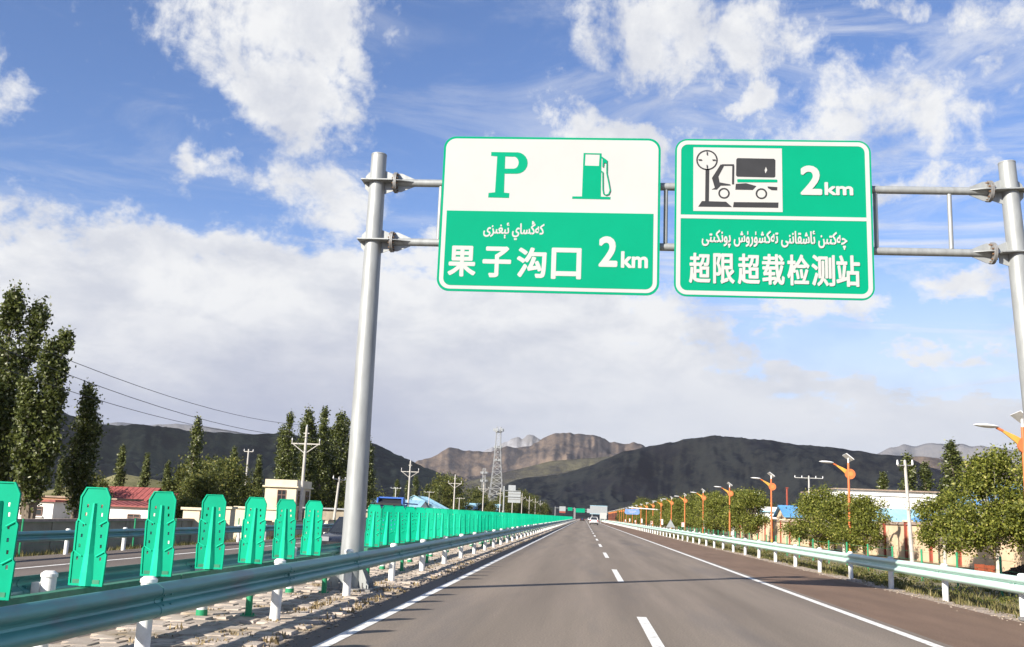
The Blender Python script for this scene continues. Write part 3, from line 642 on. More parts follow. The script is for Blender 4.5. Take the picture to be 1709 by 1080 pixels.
sp = MB()   # raised spine, stepped twice as it widens
for z0, z1, w0, w1, d in ((0, .28, .070, .050, .045), (.28, .54, .046, .034, .036), (.54, .73, .030, .020, .028)):
    sp.add([(-w0, 0, z0), (w0, 0, z0), (w0*.35, -d, z0), (-w0*.35, -d, z0), (-w1, 0, z1), (w1, 0, z1), (w1*.35, -d*.8, z1), (-w1*.35, -d*.8, z1)],
           [(0, 1, 2, 3), (4, 7, 6, 5), (1, 5, 6, 2), (3, 7, 4, 0), (2, 6, 7, 3), (0, 4, 5, 1)])
SPM = sp.mesh('spine', False); SPM.materials.append(MT['boardrib'])
RBM = []
for sx in (-1, 1):
    for z in (.29, .57):
        rb = MB(); rb.cyl((sx*.07, -.010, z-.03), (sx*.148, -.010, z+.015), .007, n=6); rb = rb.mesh('diagonal_rib'); rb.materials.append(MT['boardrib']); RBM.append(rb)
fb = MB(); fb.box((0, .03, -.02), (.10, .05, .10)); fb.box((0, 0, .03), (.26, .016, .05)); FBM = fb.mesh('foot_bracket'); FBM.materials.append(MT['beamgreen'])
whole = MB()
for me in (PAN, rim, SPM): whole.add([Vector(v.co) if me is SPM else Vector((v.co.x, -v.co.z, v.co.y)) for v in me.vertices], [tuple(p.vertices) for p in me.polygons])
WHOLE = bpy.data.meshes.new('anti_glare_board'); WHOLE.from_pydata(whole.v, [], whole.f); WHOLE.materials.append(MT['board'])
ysb = [8.94+1.5*k for k in range(-3, 6)] + [21.25+1.5*k for k in range(0, 240)]
BL, BG = 'green plastic anti-glare board with raised spine standing on the median beam', 'anti-glare boards along the median'
proto = None; far = MB()
for i, y in enumerate(ysb):
    lean = (R(rnd.uniform(-1.2, 1.2)), R(rnd.uniform(-1.5, 1.5)), R(rnd.uniform(-7, 7)))
    if i < 70:
        if proto is None:
            proto = thing('anti_glare_board', BL, 'anti-glare board', (-4.45, y, .71), 0, BG)
            ob('panel', PAN, None, proto, rot=(R(90), 0, 0)); ob('rim', rim, None, proto, (0, -.002, 0), (R(90), 0, 0)); ob('spine', SPM, None, proto, (0, -.004, 0)); [ob('diagonal_rib', r_, None, proto) for r_ in RBM]; ob('foot_bracket', FBM, None, proto)
            o = proto
        else: o = duptree(proto, (-4.45, y, .71))
        o.rotation_euler = lean
    elif i < 200:
        o = tag(ob('anti_glare_board', WHOLE, None, None, (-4.45, y, .71), lean), BL, 'anti-glare board', BG)
    else: far.add([(v[0]-4.45, v[1]+y, v[2]+.71) for v in [(-.14, 0, 0), (.14, 0, 0), (.12, 0, H), (-.12, 0, H)]], [(0, 1, 2, 3)])
o = tag(ob('distant_boards', far.mesh('distant_boards', False), 'board'), 'distant green anti-glare boards merging along the median', 'anti-glare boards', kind='stuff')
cb = thing('board_carrier', 'dark green steel beam on short posts carrying the anti-glare boards', 'beam', (-4.45, 0, 0))
segs = [(2.0+4.5*k, 6.5+4.5*k) for k in range(3)] + [(15.5, 17.7)] + [(20.6+4.5*k, 25.1+4.5*k) for k in range(60)]
for y0, y1 in segs:
    b = MB(); b.prism([(-.05, .62), (.05, .62), (.05, .70), (-.05, .70)], y0+.01, y1-.01); ob('beam', b, 'beamgreen', cb)
sup = None
for y in [13.55, 17.5] + [21.0+4*k for k in range(40)]:
    if sup is None:
        b = MB(); b.cyl((0, 0, .02), (0, 0, .62), .045, n=12); sup = ob('support_post', b, 'postgreen', cb, (0, y, 0))
        b = MB(); b.cyl((0, 0, 0), (0, 0, .03), .11, n=16); b.cyl((.07, 0, .03), (.07, 0, .06), .015, n=6); b.cyl((-.07, 0, .03), (-.07, 0, .06), .015, n=6); ob('foot', b, 'postgreen', sup)
    else:
        c = dup(sup, cb, (0, y, 0)); dup(sup.children[0], c)

# ------------------------------------------------------------------ vegetation
def leaf_mesh(P, size, rng, m, flat_=.0):
    n = len(P); d = rng.normal(size=(n, 3)); d /= np.linalg.norm(d, axis=1)[:, None]
    a = np.cross(d, rng.normal(size=(n, 3))); a /= np.linalg.norm(a, axis=1)[:, None]; bb = np.cross(d, a)
    s = (size*rng.uniform(.6, 1.3, n))[:, None]
    q4 = np.stack([P-a*s*.5, P+bb*s*.34, P+a*s*.5, P-bb*s*.34], 1).reshape(-1, 3)
    me = bpy.data.meshes.new('crown'); me.vertices.add(4*n); me.vertices.foreach_set('co', q4.ravel())
    me.loops.add(4*n); me.loops.foreach_set('vertex_index', np.arange(4*n)); me.polygons.add(n); me.polygons.foreach_set('loop_start', np.arange(0, 4*n, 4))
    me.update(calc_edges=True); me.materials.append(MT[m]); return me
def poplar(seed, h, rad, leaders, nleaf, size, m):
    """ascending limbs, each hung with leaves; several leaders give a broken top"""
    rng = np.random.default_rng(seed); b = MB(); pts = []
    for li, (lx, ly, lh, lr) in enumerate(leaders):
        H_ = h*lh; base = Vector((lx*.15, ly*.15, 0)); top = Vector((lx, ly, H_*.97))
        path = [base.lerp(top, t)+Vector((rng.normal()*.06, rng.normal()*.06, 0))*(1 if 0 < t < 1 else 0) for t in np.linspace(0, 1, 7)]
        b.tube(path, [max(.02, (.016*h)*(1-t*.93)) for t in np.linspace(0, 1, 7)], 7)
        nb = int(60*lh*lr/.8)
        for k in range(nb):
            t = rng.uniform(.12, .97)**.9; p0 = base.lerp(top, t); a = rng.uniform(0, 2*math.pi)
            env = rad*lr*min(1, (t+.04)/.28)**.7*(1-max(0, t-.30)/.70)**.74
            Lb = env*rng.uniform(.55, 1.25); rise = Lb*rng.uniform(1.3, 2.4)
            p1 = p0+Vector((math.cos(a)*Lb, math.sin(a)*Lb, rise*.9))
            if p1.z > H_*1.02: p1.z = H_*(1.0+rng.uniform(-.03, .02))
            b.cyl(p0, p1, .022, .006, 4, False)
            c = int(nleaf*lh*lr/ (sum(x[2]*x[3] for x in leaders)*nb)) + 1
            u = rng.beta(2.2, 1.1, c)[:, None]
            P = np.array(p0)[None]*(1-u)+np.array(p1)[None]*u+rng.normal(size=(c, 3))*np.array([.16, .16, .24])*(.4+.6*rad)
            pts.append(P)
    me = leaf_mesh(np.concatenate(pts), size, rng, m); return b.mesh('trunk'), me
def roundtree(seed, h, rad, nclump, per, size, m, th=.95, zs=.62):
    rng = np.random.default_rng(seed); b = MB(); cz = th+(h-th)*.5; rz = (h-th)*.5
    b.tube([(0, 0, -.1), (.02, .01, th*.6), (0, .03, th+.1), (.03, .0, cz)], [.10, .085, .07, .035], 8)
    pts = []; lobes = []
    for k in range(7):
        a = k*2.4+rng.uniform(-.4, .4); zz = (-.85, .5, -.3, .75, -.75, .1, -.55)[k]+rng.uniform(-.15, .15); rr = (1-max(0, zz)*.5)*rng.uniform(.45, .66)
        lobes.append((np.array([math.cos(a)*rad*rr, math.sin(a)*rad*rr, cz+zz*rz*.80]), rng.uniform(.38, .56)))
    lobes.append((np.array([0, 0, cz+.55*rz]), .48)); lobes.append((np.array([0, 0, cz-.1*rz]), .6)); lobes.append((np.array([0, 0, cz-.6*rz]), .55))
    for k in range(nclump):
        lc, lr = lobes[k % len(lobes)]; d = rng.normal(size=3); d /= np.linalg.norm(d); r = rng.uniform(.3, 1.12)**.6
        c = lc+d*np.array([rad, rad, rz*.9])*lr*r
        c[2] = max(c[2], th*.80)
        b.cyl((0, .02, th+.1+rng.uniform(0, .5)), tuple(c), .018, .005, 4, False)
        sp_ = rng.uniform(.10, .19)*rad
        pts.append(c+rng.normal(size=(int(per*rng.uniform(.5, 1.2)), 3))*np.array([sp_, sp_, sp_*.75]))
    return b.mesh('trunk'), leaf_mesh(np.concatenate(pts), size, rng, m)
def tree(name, meshes, loc, label, cat, group, bark, sc=1, rz=0):
    t = thing(name, label, cat, loc, rz, group, sc); tm, cm = meshes
    if not tm.materials: tm.materials.append(MT[bark])
    ob('trunk', tm, None, t); ob('crown', cm, None, t); return t
PA = poplar(1, 14.8, 1.75, [(-.3, 0, 1.0, .9), (1.2, .5, .93, .62), (-1.9, .4, .86, .7), (.5, -1., .72, .8)], 23000, .22, 'poplarleaf')
PB = poplar(2, 11.8, 1.25, [(0, 0, .94, .72), (.65, .3, 1.0, .6), (-.8, -.4, .74, .8)], 16000, .21, 'poplarleaf')
PC = poplar(3, 10, 1.40, [(0, 0, 1.0, .95), (.5, .3, .85, .7)], 10000, .21, 'poplarleaf')
PD = poplar(4, 10, .85, [(0, 0, 1.0, .9), (.35, .2, .66, .9)], 6500, .20, 'poplarleaf')
PE = poplar(5, 14, 1.6, [(0, 0, 1.0, .85), (1.1, .2, .82, .7)], 11000, .25, 'poplarleaf')
PF = poplar(6, 14, 1.5, [(0, 0, 1.0, .8), (-1.0, .3, .88, .75), (.6, .6, .7, .8)], 11000, .25, 'poplarleaf')
PL = poplar(7, 8, .6, [(0, 0, 1.0, 1)], 2600, .22, 'poplarlight')
GP = 'poplar trees beyond the opposite road'
tree('poplar_tree', PA, (-33.2, 54.5, -.8), 'tallest dark poplar with several pointed tops behind the boundary wall', 'tree', GP, 'bark')
tree('poplar_tree', PB, (-29.7, 52.5, -.8), 'dark poplar with two thin pointed tops beside the tallest poplar', 'tree', GP, 'bark')
tree('poplar_tree', PB, (-34.5, 50.0, -.8), 'bushy poplar at the outer side of the tallest poplar', 'tree', GP, 'bark', .88, 2)
tree('poplar_tree', PC, (-30.9, 59.5, -.8), 'broad single topped poplar beside the big poplar clump', 'tree', GP, 'bark', .93)
tree('poplar_tree', PD, (-30.6, 76.7, -.8), 'slender poplar with silvery top standing alone behind the wall', 'tree', GP, 'bark', .91)
tree('poplar_tree', PD, (-29.4, 79.0, -.8), 'short poplar beside the lone silvery topped poplar', 'tree', GP, 'bark', .58, 1)
for i, (x, y, h, me, rz) in enumerate(((-32.9, 109, 12.4, PF, 0), (-32.9, 116, 14.1, PE, 1), (-32.8, 123, 14.5, PF, 2), (-32.9, 132, 15.4, PE, 3), (-33.6, 138, 14.6, PF, 4), (-32.8, 149, 13.4, PE, 5), (-36, 120, 11, PF, 3), (-36, 128, 12, PE, 1))):
    tree('poplar_tree', me, (x, y, -.8), 'tall poplar in the dense row behind the cream house', 'tree', 'poplars in the dense row behind the cream house', 'bark', (h+.0)/14*1.02, rz)
for x, y, h, me in ((-45.6, 96, 7.0, PL), (-45.6, 101.7, 6.6, PL), (-45.7, 128, 9.0, PL), (-45.6, 138, 8.6, PL), (-46.5, 140.5, 7.9, PL), (-47.5, 136, 7.0, PL), (-45.5, 107, 6.1, PL), (-50, 93, 5.6, PL), (-44, 120, 5.2, PL)):
    tree('young_poplar', me, (x, y, -.8), 'thin pale green young poplar in front of the dark hillside', 'tree', 'young poplars before the hillside', 'bark', (h+.4)/8*1.05, rnd.uniform(0, 6))
for x, y, h in ((-45.5, 243, 9.8), (-46.2, 262, 10.2), (-45.6, 270, 11.8), (-45.5, 315, 10.5), (-45, 332, 12.6), (-52, 330, 11), (-45.6, 420, 12), (-46, 470, 12)):
    tree('poplar_tree', PD, (x, y, -.8), 'distant dark poplar beyond the blue roofed sheds', 'tree', 'distant poplars beyond the sheds', 'bark', (1.6*h/10.5, 1.6*h/10.5, h/10), rnd.uniform(0, 6))
# broad leafy bushes and trees
RA = roundtree(11, 4.75, 1.75, 115, 250, .115, 'roundleaf', 1.15)
RB = roundtree(12, 3.8, 1.35, 100, 180, .110, 'roundleaf', 1.0)
RC = roundtree(13, 3.6, 1.45, 80, 190, .115, 'roundleaf', .7)
RD = roundtree(14, 4.2, 1.9, 90, 180, .13, 'roundleaf', .6)
BA = roundtree(15, 5, 2.6, 95, 130, .20, 'bushleaf', .6)
BB = roundtree(16, 4, 2.4, 85, 120, .19, 'bushleaf', .3)
GR = 'street trees behind the right guard rail'
tree('street_tree', RA, (14.9, 38.0, -.1), 'big leafy street tree with pale trunk in front of the peach wall', 'tree', GR, 'palebark', .94)
tree('street_tree', RA, (16.4, 36.6, -.1), 'leafy street tree crowding the big tree beside the near street lamp', 'tree', GR, 'palebark', .98, 2)
tree('street_tree', RB, (15.1, 44.0, -.1), 'small leafy street tree with thin pale trunk beside the big tree', 'tree', GR, 'palebark', .86)
tree('street_tree', RC, (14.65, 54.6, -.1), 'dense dark street tree behind the tilted concrete pole', 'tree', GR, 'bark', .9)
tree('street_tree', RB, (14.6, 58.5, -.1), 'low street tree beside the orange lamp post', 'tree', GR, 'bark', .92, 1)
tree('street_tree', RD, (15.2, 67.5, -.1), 'wide street tree with yellowish top before the blue roofed gate', 'tree', GR, 'bark', .98)
tree('street_tree', RC, (15.6, 71.0, -.1), 'round street tree merging with the wide yellowish one', 'tree', GR, 'bark', .95, 2)
tree('street_tree', RC, (15.4, 95.0, -.1), 'round street tree between two orange lamps', 'tree', GR, 'bark', 1.25, 4)
for k, y in enumerate(list(range(112, 200, 8)) + list(range(204, 460, 13))):
    tree('street_tree', (RC, RD, RB)[k % 3], (15.9+rnd.uniform(-.6, 1.2), y, -.1), 'round green tree in the long row behind the orange lamps', 'tree', 'trees in the long row behind the lamps', 'bark', rnd.uniform(.95, 1.55), rnd.uniform(0, 6))
for k, (x, y, s_) in enumerate(((24, 150, 1.2), (28, 170, 1.4), (22, 200, 1.3), (26, 240, 1.5), (21, 290, 1.4), (30, 300, 1.8), (20, 360, 1.6), (24, 420, 2.0))):
    tree('broad_tree', BA, (x, y, -.1), 'broad tree filling in behind the row of street trees', 'tree', 'broad trees behind the right street trees', 'bark', s_, k)
for k, (x, y, s_) in enumerate(((40.5, 130, 1.22), (43, 131, 1.12), (46.0, 130, 1.42), (48, 134, 1.3), (38.6, 134, .98))):
    tree('poplar_tree', PD, (x, y, -.1), 'dark poplar behind the white building beside the blue roof', 'tree', 'dark poplars behind the white building', 'bark', (1.5*s_, 1.5*s_, .93*s_), k)
for k, (x, y, s_, me) in enumerate(((-24.5, 60, .62, BB), (-26, 67, .8, BA), (-27.5, 73, .9, BA), (-31, 84, 1.1, BA), (-33, 90, 1.2, BA), (-38, 100, 1.2, BA), (-42, 106, 1.3, BA), (-40, 118, 1.2, BB), (-31, 118, 1.0, BB), (-46, 92, 1.0, BB), (-36, 138, 1.2, BA), (-35, 158, 1.3, BA),
                                       (-47, 200, 1.5, BA), (-36, 292, 1.5, BB), (-44, 330, 2.6, BA), (-48, 342, 2.8, BA), (-34, 345, 1.8, BB), (-40, 372, 2.2, BA), (-30, 330, 1.5, BB), (-30, 372, 1.8, BB), (-33, 420, 2.2, BA), (-27, 430, 1.8, BB), (-30, 480, 2.6, BA), (-26, 520, 2.4, BB), (-30, 560, 2.6, BA), (-24, 600, 2.4, BB))):
    lb = ('low leafy bush beside the gate pillars of the boundary wall' if y < 78 else 'broad dark green tree between the red roofs and the cream house' if y < 130 else 'broad dark tree filling in beside the dense poplar row' if y < 190 else 'broad tree beyond the pale blue sheds and far green boards')
    tree('broad_tree', me, (x, y, -.8), lb, 'tree', lb.replace('tree', 'trees', 1).replace('bush', 'bushes', 1), 'bark', s_, k*1.3)
# grass tufts
def tufts(name, label, spots, m, hmin, hmax, seed, blades=9):
    rng = np.random.default_rng(seed); v = []; f = []
    for x, y, z in spots:
        hh = rng.uniform(hmin, hmax)
        for k in range(blades):
            a = rng.uniform(0, 2*math.pi); l = rng.uniform(.15, .55)*hh; bx_, by_ = x+rng.normal()*.05, y+rng.normal()*.05; w = .009+.008*rng.random()
            c, s_ = math.cos(a), math.sin(a); i = len(v); h2 = hh*rng.uniform(.6, 1)
            v += [(bx_-s_*w, by_+c*w, z-.02), (bx_+s_*w, by_-c*w, z-.02), (bx_+c*l*.4+s_*w*.7, by_+s_*l*.4-c*w*.7, z+h2*.6), (bx_+c*l, by_+s_*l, z+h2), (bx_+c*l*.4-s_*w*.7, by_+s_*l*.4+c*w*.7, z+h2*.6)]
            f += [(i, i+1, i+2, i+4), (i+4, i+2, i+3)]
    me = bpy.data.meshes.new(name); me.from_pydata(v, [], f); return tag(ob(name, me, m), label, 'grass', kind='stuff')
rg = random.Random(5)
def zr(x): return float(np.interp(x, [p[0] for p in prof], [p[1] for p in prof]))
sp_ = []
for k in range(5200):
    y = 14+(rg.random()**1.7)*110; x = rg.choice((rg.uniform(8.0, 9.6), rg.uniform(8.2, 13.5)))
    if vn := (math.sin(x*2.1+y*.37)+math.sin(y*.9+x) > -.5): sp_.append((x, y, zr(x)))
tufts('verge_grass', 'dry olive grass growing under the right guard rail', sp_[:3000], 'grassblade', .06, .26, 3)
struct('gravel_strip', sheet(7.62, 8.30, -40, 1500, -.016, 1, 60), 'medianbed')
rs = np.random.default_rng(21); P_ = []
for k in range(230):
    x = rs.choice((rs.uniform(8.35, 9.4), rs.uniform(8.6, 13.0))); y = 15+rs.random()**1.6*95; w_ = rs.uniform(.12, .34); hh = w_*rs.uniform(.5, .9)
    q_ = rs.normal(size=(int(90+260*w_), 3))*np.array([w_*.6, w_*.8, hh*.45])+np.array([x, y, zr(x)+hh*.5]); q_[:, 2] = np.maximum(q_[:, 2], zr(x)); P_.append(q_)
me = leaf_mesh(np.concatenate(P_), .055, rs, 'bushleaf'); me.name = 'verge_shrubs'
tag(ob('verge_shrubs', me), 'low green weeds in mounds along the right verge', 'weeds', kind='stuff')
sp_ = []
for k in range(2600):
    y = 20+(rg.random()**1.5)*90; x = rg.uniform(-19.3, -16.7); sp_.append((x, y, zr(x)))
tufts('verge_grass', 'green weeds growing below the boundary wall and fence', sp_, 'grassblade', .15, .5, 4)
sp_ = []
for k in range(520):
    y = 9.5+(rg.random()**1.6)*70; x = rg.choice((rg.gauss(-3.95, .10), rg.gauss(-3.42, .06), rg.uniform(-5.2, -3.4)))
    if math.sin(y*1.3)+math.sin(y*.45+1) > .1 or rg.random() < .2: sp_.append((x, y, .0))
for k in range(120): sp_.append((rg.gauss(-4.2, .38), rg.gauss(18.9, .45), 0))
tufts('dry_weeds', 'straw coloured dry weeds between the median pavers', sp_, 'drygrass', .03, .11, 6, 10)

# loose stones along both edges of the asphalt
def stones(name, label, spots, seed):
    rng = np.random.default_rng(seed); b = MB()
    for x, y, z, r_ in spots:
        k = r_*rng.uniform(.6, 1.3, 6); a = rng.uniform(0, 3.1); c_, s_ = math.cos(a), math.sin(a)
        vs = [(k[0], 0, .3*r_), (0, k[1], .2*r_), (-k[2], 0, .3*r_), (0, -k[3], .2*r_), (.2*r_, .1*r_, k[4]*.9), (0, 0, -.3*r_)]
        b.add([(x+u*c_-v*s_, y+u*s_+v*c_, z+w) for u, v, w in vs], [(0, 1, 4), (1, 2, 4), (2, 3, 4), (3, 0, 4), (1, 0, 5), (2, 1, 5), (3, 2, 5), (0, 3, 5)])
    me = bpy.data.meshes.new(name); me.from_pydata(b.v, [], b.f); tag(ob(name, me, 'medianbed'), label, 'gravel', kind='stuff')
stones('gravel', 'loose pale gravel along the edge of the median pavers', [(rg.gauss(-3.36, .12), 9+rg.random()**1.5*60, .004, rg.choice((.008, .012, .012, .02, .03))) for k in range(1500)], 1)
stones('gravel', 'loose pale gravel along the edge of the right shoulder', [(rg.gauss(7.75, .18), 14+rg.random()**1.5*70, -.008, rg.choice((.008, .01, .015, .02, .03))) for k in range(1500)], 2)

# ------------------------------------------------------------------ left side: wall, fence, houses
wl = thing('boundary_wall', 'low tan boundary wall with dark coping and cream gate pillars', 'wall', (-19.5, 0, -.75))
y = 24.0
while y < 48.4:
    b = MB(); b.box((0, y+1.5, .65), (.2, 2.98, 1.34)); ob('wall_panel', b, 'creamdark', wl)
    b = MB(); b.prism([(-.2, 1.32), (.2, 1.32), (.16, 1.42), (-.16, 1.42)], y, y+2.99); ob('coping', b, 'coping', wl)
    b = MB(); b.box((0, y, .67), (.26, .24, 1.36)); ob('pier', b, 'creamdark', wl)
    y += 3
for y, h in ((49.6, 1.85), (54.0, 1.95), (57.2, 1.98), (62.5, 1.95)):
    b = MB(); b.box((0, y, h/2), (.85, .75, h)); p = ob('gate_pillar', b, 'cream', wl); b = MB(); b.box((0, y, h+.05), (1.05, .95, .12)); ob('pillar_cap', b, 'cream', p)
for y0, y1 in ((50.1, 53.5), (57.7, 62.0), (63, 75), (76, 100)):
    b = MB(); b.box((.0, (y0+y1)/2, .6), (.2, y1-y0, 1.2)); ob('wall_panel', b, 'cream', wl); b = MB(); b.box((0, (y0+y1)/2, 1.24), (.3, y1-y0, .08)); ob('coping', b, 'coping', wl)
fc = thing('mesh_fence', 'green wire mesh fence posts standing in the weeds before the wall', 'fence', (-18, 0, -.68))
for k in range(12):
    y = 27.4+4.1*k
    b = MB(); b.cyl((0, y, 0), (0, y, 1.42), .035, n=8); p = ob('post', b, 'postgreen', fc)
    if k % 4 == 2: b = MB(); b.cyl((0, y, .75), (0, y-.55, 0), .025, n=6); ob('brace', b, 'postgreen', p)
for z in np.linspace(.2, 1.3, 4):
    b = MB(); b.cyl((0, 24, z), (0, 74, z), .004, n=4); ob('wire', b, 'postgreen', fc)

def house(name, label, x, y, w, d, h, wall, roof, rtype='gable', rh=1.2, wins=(), over=.3, cat='house', z0=-.8, axis='x', swins=()):
    """front wall faces the traffic (-y); origin at the front left corner"""
    t = thing(name, label, cat, (x, y, z0))
    b = MB(); b.box((w/2, d/2, h/2), (w, d, h)); ob('wall', b, wall, t)
    if rtype == 'gable':
        b = MB()
        if axis == 'x': pts = [(-over, h-.02), (d/2, h+rh), (d+over, h-.02), (d+over, h+.08), (d/2, h+rh+.12), (-over, h+.08)]; b.prism(pts, -over, w+over, 'X')
        else: pts = [(-over, h-.02), (w/2, h+rh), (w+over, h-.02), (w+over, h+.08), (w/2, h+rh+.12), (-over, h+.08)]; b.prism(pts, -over, d+over, 'Y')
        ro = ob('roof', b, roof, t); b = MB()
        n = 14
        for k in range(n+1):
            if axis == 'x':
                xx = -over+(w+2*over)*k/n; b.cyl((xx, -over, h+.09), (xx, d/2, h+rh+.13), .03, n=4)
            else:
                yy = -over+(d+2*over)*k/n; b.cyl((w+over, yy, h+.09), (w/2, yy, h+rh+.13), .03, n=4)
        ob('roof_ribs', b, roof, ro)
        b = MB()
        if axis == 'x':
            for xx in (0, w): b.prism([(0, h-.03), (d, h-.03), (d/2, h+rh-.03)], xx-.05 if xx else .0, xx if xx else .05, 'X')
        else:
            for yy in (0, d): b.prism([(0, h-.03), (w, h-.03), (w/2, h+rh-.03)], yy-.05 if yy else 0., yy if yy else .05, 'Y')
        ob('gable', b, wall, t)
    else:
        b = MB(); b.box((w/2, d/2, h+.05), (w+2*over, d+2*over, .14)); ro = ob('roof', b, roof, t)
        if rh: b = MB(); b.box((w/2, d/2, h+.12+rh/2), (w+.1, d+.1, rh)); ob('parapet', b, wall, t)
    def win(cx, cz, ww, wh, side):
        def P(u, v, dd): return (cx+u, -dd, cz+v) if side == 'f' else (w+dd, cx+u, cz+v)
        def bxs(bb, u, v, du, dv, d0, d1):
            c = P(u, v, (d0+d1)/2); bb.box(c, (du, abs(d1-d0), dv) if side == 'f' else (abs(d1-d0), du, dv))
        bb = MB(); bxs(bb, 0, 0, ww, wh, .004, .012); wn_ = ob('window', bb, 'glass', t)
        bb = MB()
        for u in (-ww/2, 0, ww/2): bxs(bb, u, 0, .07, wh, .014, .05)
        for v in (-wh/2, wh*.18, wh/2): bxs(bb, 0, v, ww, .07, .016, .052)
        ob('frame', bb, 'frame', wn_)
        bb = MB(); bxs(bb, 0, -wh/2-.09, ww+.2, .08, .004, .12); ob('sill', bb, wall, wn_)
    for a in wins: win(*a, 'f')
    for a in swins: win(*a, 's')
    return t
house('cream_house', 'cream two storey house with flat parapet roof behind the concrete pole', -32.2, 100, 3.2, 5.4, 4.1, 'cream', 'cream', 'flat', .62, wins=((1.75, 3.05, .85, 1.5), (1.5, .9, 1.2, .8)), swins=((1.4, 3.05, 1.7, 1.5), (4.1, 3.05, 1.3, 1.5), (1.6, 1.0, .9, 1.6)), over=.24)
house('brick_house', 'low brick house with red tiled roof behind the boundary wall', -48, 92, 6.8, 6, 1.9, 'brickwall', 'redroof', rh=1.45, wins=((1.6, 1.1, 1.2, .8), (4.8, 1.1, 1.2, .8)))
house('brick_house', 'small red roofed annex beside the low brick house', -41, 97, 4.5, 5, 1.9, 'brickwall', 'redroof', rh=1.05, wins=((2, 1.1, 1, .8),))
house('white_shed', 'low white shed with dark red roof edge behind the wall', -36.4, 72, 5.2, 4, 1.75, 'white', 'redroof', rh=.28, wins=((3.6, .9, .9, .6),))
house('white_shed', 'small white hut with barred window beside the big poplars', -41.5, 70, 3.6, 4, 1.9, 'white', 'redroof', 'flat', 0, wins=((2.0, 1.2, 1.6, .6),), over=.2)
house('brick_house', 'long plain brick building behind the white sheds', -52, 84, 12, 5, 2.2, 'brickwall', 'coping', 'flat', 0, over=.15)
house('farm_shed', 'grey walled low shed beyond the leaning pole', -28, 100, 6.5, 12, 2.1, 'creamdark', 'signback', 'flat', 0, over=.3)
house('blue_shed', 'long pale blue roofed shed behind the blue truck', -48.5, 208, 14, 18, 2.4, 'white', 'paleblue', rh=2.0, axis='x')
house('blue_shed', 'pale blue gabled shed behind the green boards', -53, 268, 15, 22, 2.5, 'paleblue', 'paleblue', rh=3.7, axis='y')
house('blue_shed', 'small pale blue roofed shed below the lattice tower', -47, 352, 17, 16, 3.0, 'white', 'paleblue', rh=2.6)

# concrete electricity poles with forked arms, wires
def fork_pole():
    t = thing('electricity_pole', 'white concrete electricity pole with forked crossarm and insulators', 'pole', (-24, 84.5, -.8), 0, 'forked electricity poles in a line')
    b = MB(); b.cyl((0, 0, 0), (0, 0, 9.0), .17, .10, 14); ob('shaft', b, 'concrete', t)
    b = MB(); b.box((0, 0, 7.55), (2.5, .09, .10)); b.cyl((-.05, 0, 6.75), (-1.15, 0, 7.55), .04, n=6); b.cyl((.05, 0, 6.75), (1.15, 0, 7.55), .04, n=6); b.cyl((-1.2, 0, 7.5), (-1.2, 0, 7.85), .045, n=6); b.cyl((1.2, 0, 7.5), (1.2, 0, 7.85), .045, n=6); b.box((0, 0, 8.45), (.5, .08, .08))
    a = ob('crossarm', b, 'concrete', t)
    for x, z in ((-1.2, 7.85), (1.2, 7.85), (0, 9.0)):
        b = MB(); b.cyl((x, 0, z), (x, 0, z+.10), .06, .05, 8); b.cyl((x, 0, z+.10), (x, 0, z+.2), .05, .03, 8); ob('insulator', b, 'insul', a)
    return t
p0 = fork_pole()
for y in (34.0, 138, 187, 241, 290, 340, 392, 445, 500, 556, 612): duptree(p0, (-24.2, y, -.8 if y < 200 else -.3), 0, 1.0 if y < 300 else 1.1)
ys_ = [34, 84.5, 138, 187, 241, 290, 340]
for i in range(len(ys_)-1):
    for dx_, z in ((-1.2, 7.3), (1.2, 7.3), (0, 8.35)):
        y0, y1 = ys_[i], ys_[i+1]; pts = [(-24.1+dx_, y0+(y1-y0)*k/14, z-.95*4*(k/14)*(1-k/14)) for k in range(15)]
        tag(ob('overhead_wire', MB().tube(pts, .016, 5), 'wire'), 'thin black overhead wire strung between the forked electricity poles', 'wire', 'overhead wires along the opposite road')
def tpole(label, loc, h, lean=0, arm=1.5, rz=0, n=3, r_=.14):
    t = thing('utility_pole', label, 'pole', loc, rz); t.rotation_euler = (0, lean, rz)
    b = MB(); b.cyl((0, 0, 0), (0, 0, h), r_, r_*.64, 12); ob('shaft', b, 'concrete', t)
    b = MB(); b.box((0, 0, h-.25), (arm, r_*.5, r_*.5)); a = ob('crossarm', b, 'concrete', t)
    for k in range(n):
        x = -arm/2+arm*k/(n-1); b = MB(); b.cyl((x, 0, h-.21), (x, 0, h+.02), .06, .03, 8); ob('insulator', b, 'insul', a)
tpole('leaning concrete utility pole before the dense poplar row', (-22, 88, -.8), 5.0, R(4), 1.3, R(50))
tpole('slim utility pole beside the flat roof of the cream house', (-37, 108, -.8), 8.2, 0, 1.0)
tpole('short utility pole beside the pale blue gabled shed', (-41.5, 220, -.8), 7.2, 0, 2.2, 0, 4)
tpole('short utility pole before the pale blue gabled shed', (-40.5, 262, -.8), 7.4, 0, 2.4, 0, 4)
tpole('short utility pole under the small lattice tower', (-33.5, 270, -.8), 6.2, 0, 2.6, 0, 4)
tpole('tilted concrete pole before the light blue roof by the peach wall', (15.75, 50.3, -.1), 4.95, R(-3.5), 1.1, R(35), 3, .105)
tpole('concrete pole with many insulators above the yellowish street tree', (26.1, 120, -.1), 7.4, 0, 3.2, 0, 5)
tpole('concrete pole with wide crossarm beside the white annex', (24.1, 150, -.1), 6.2, 0, 2.8, 0, 5)
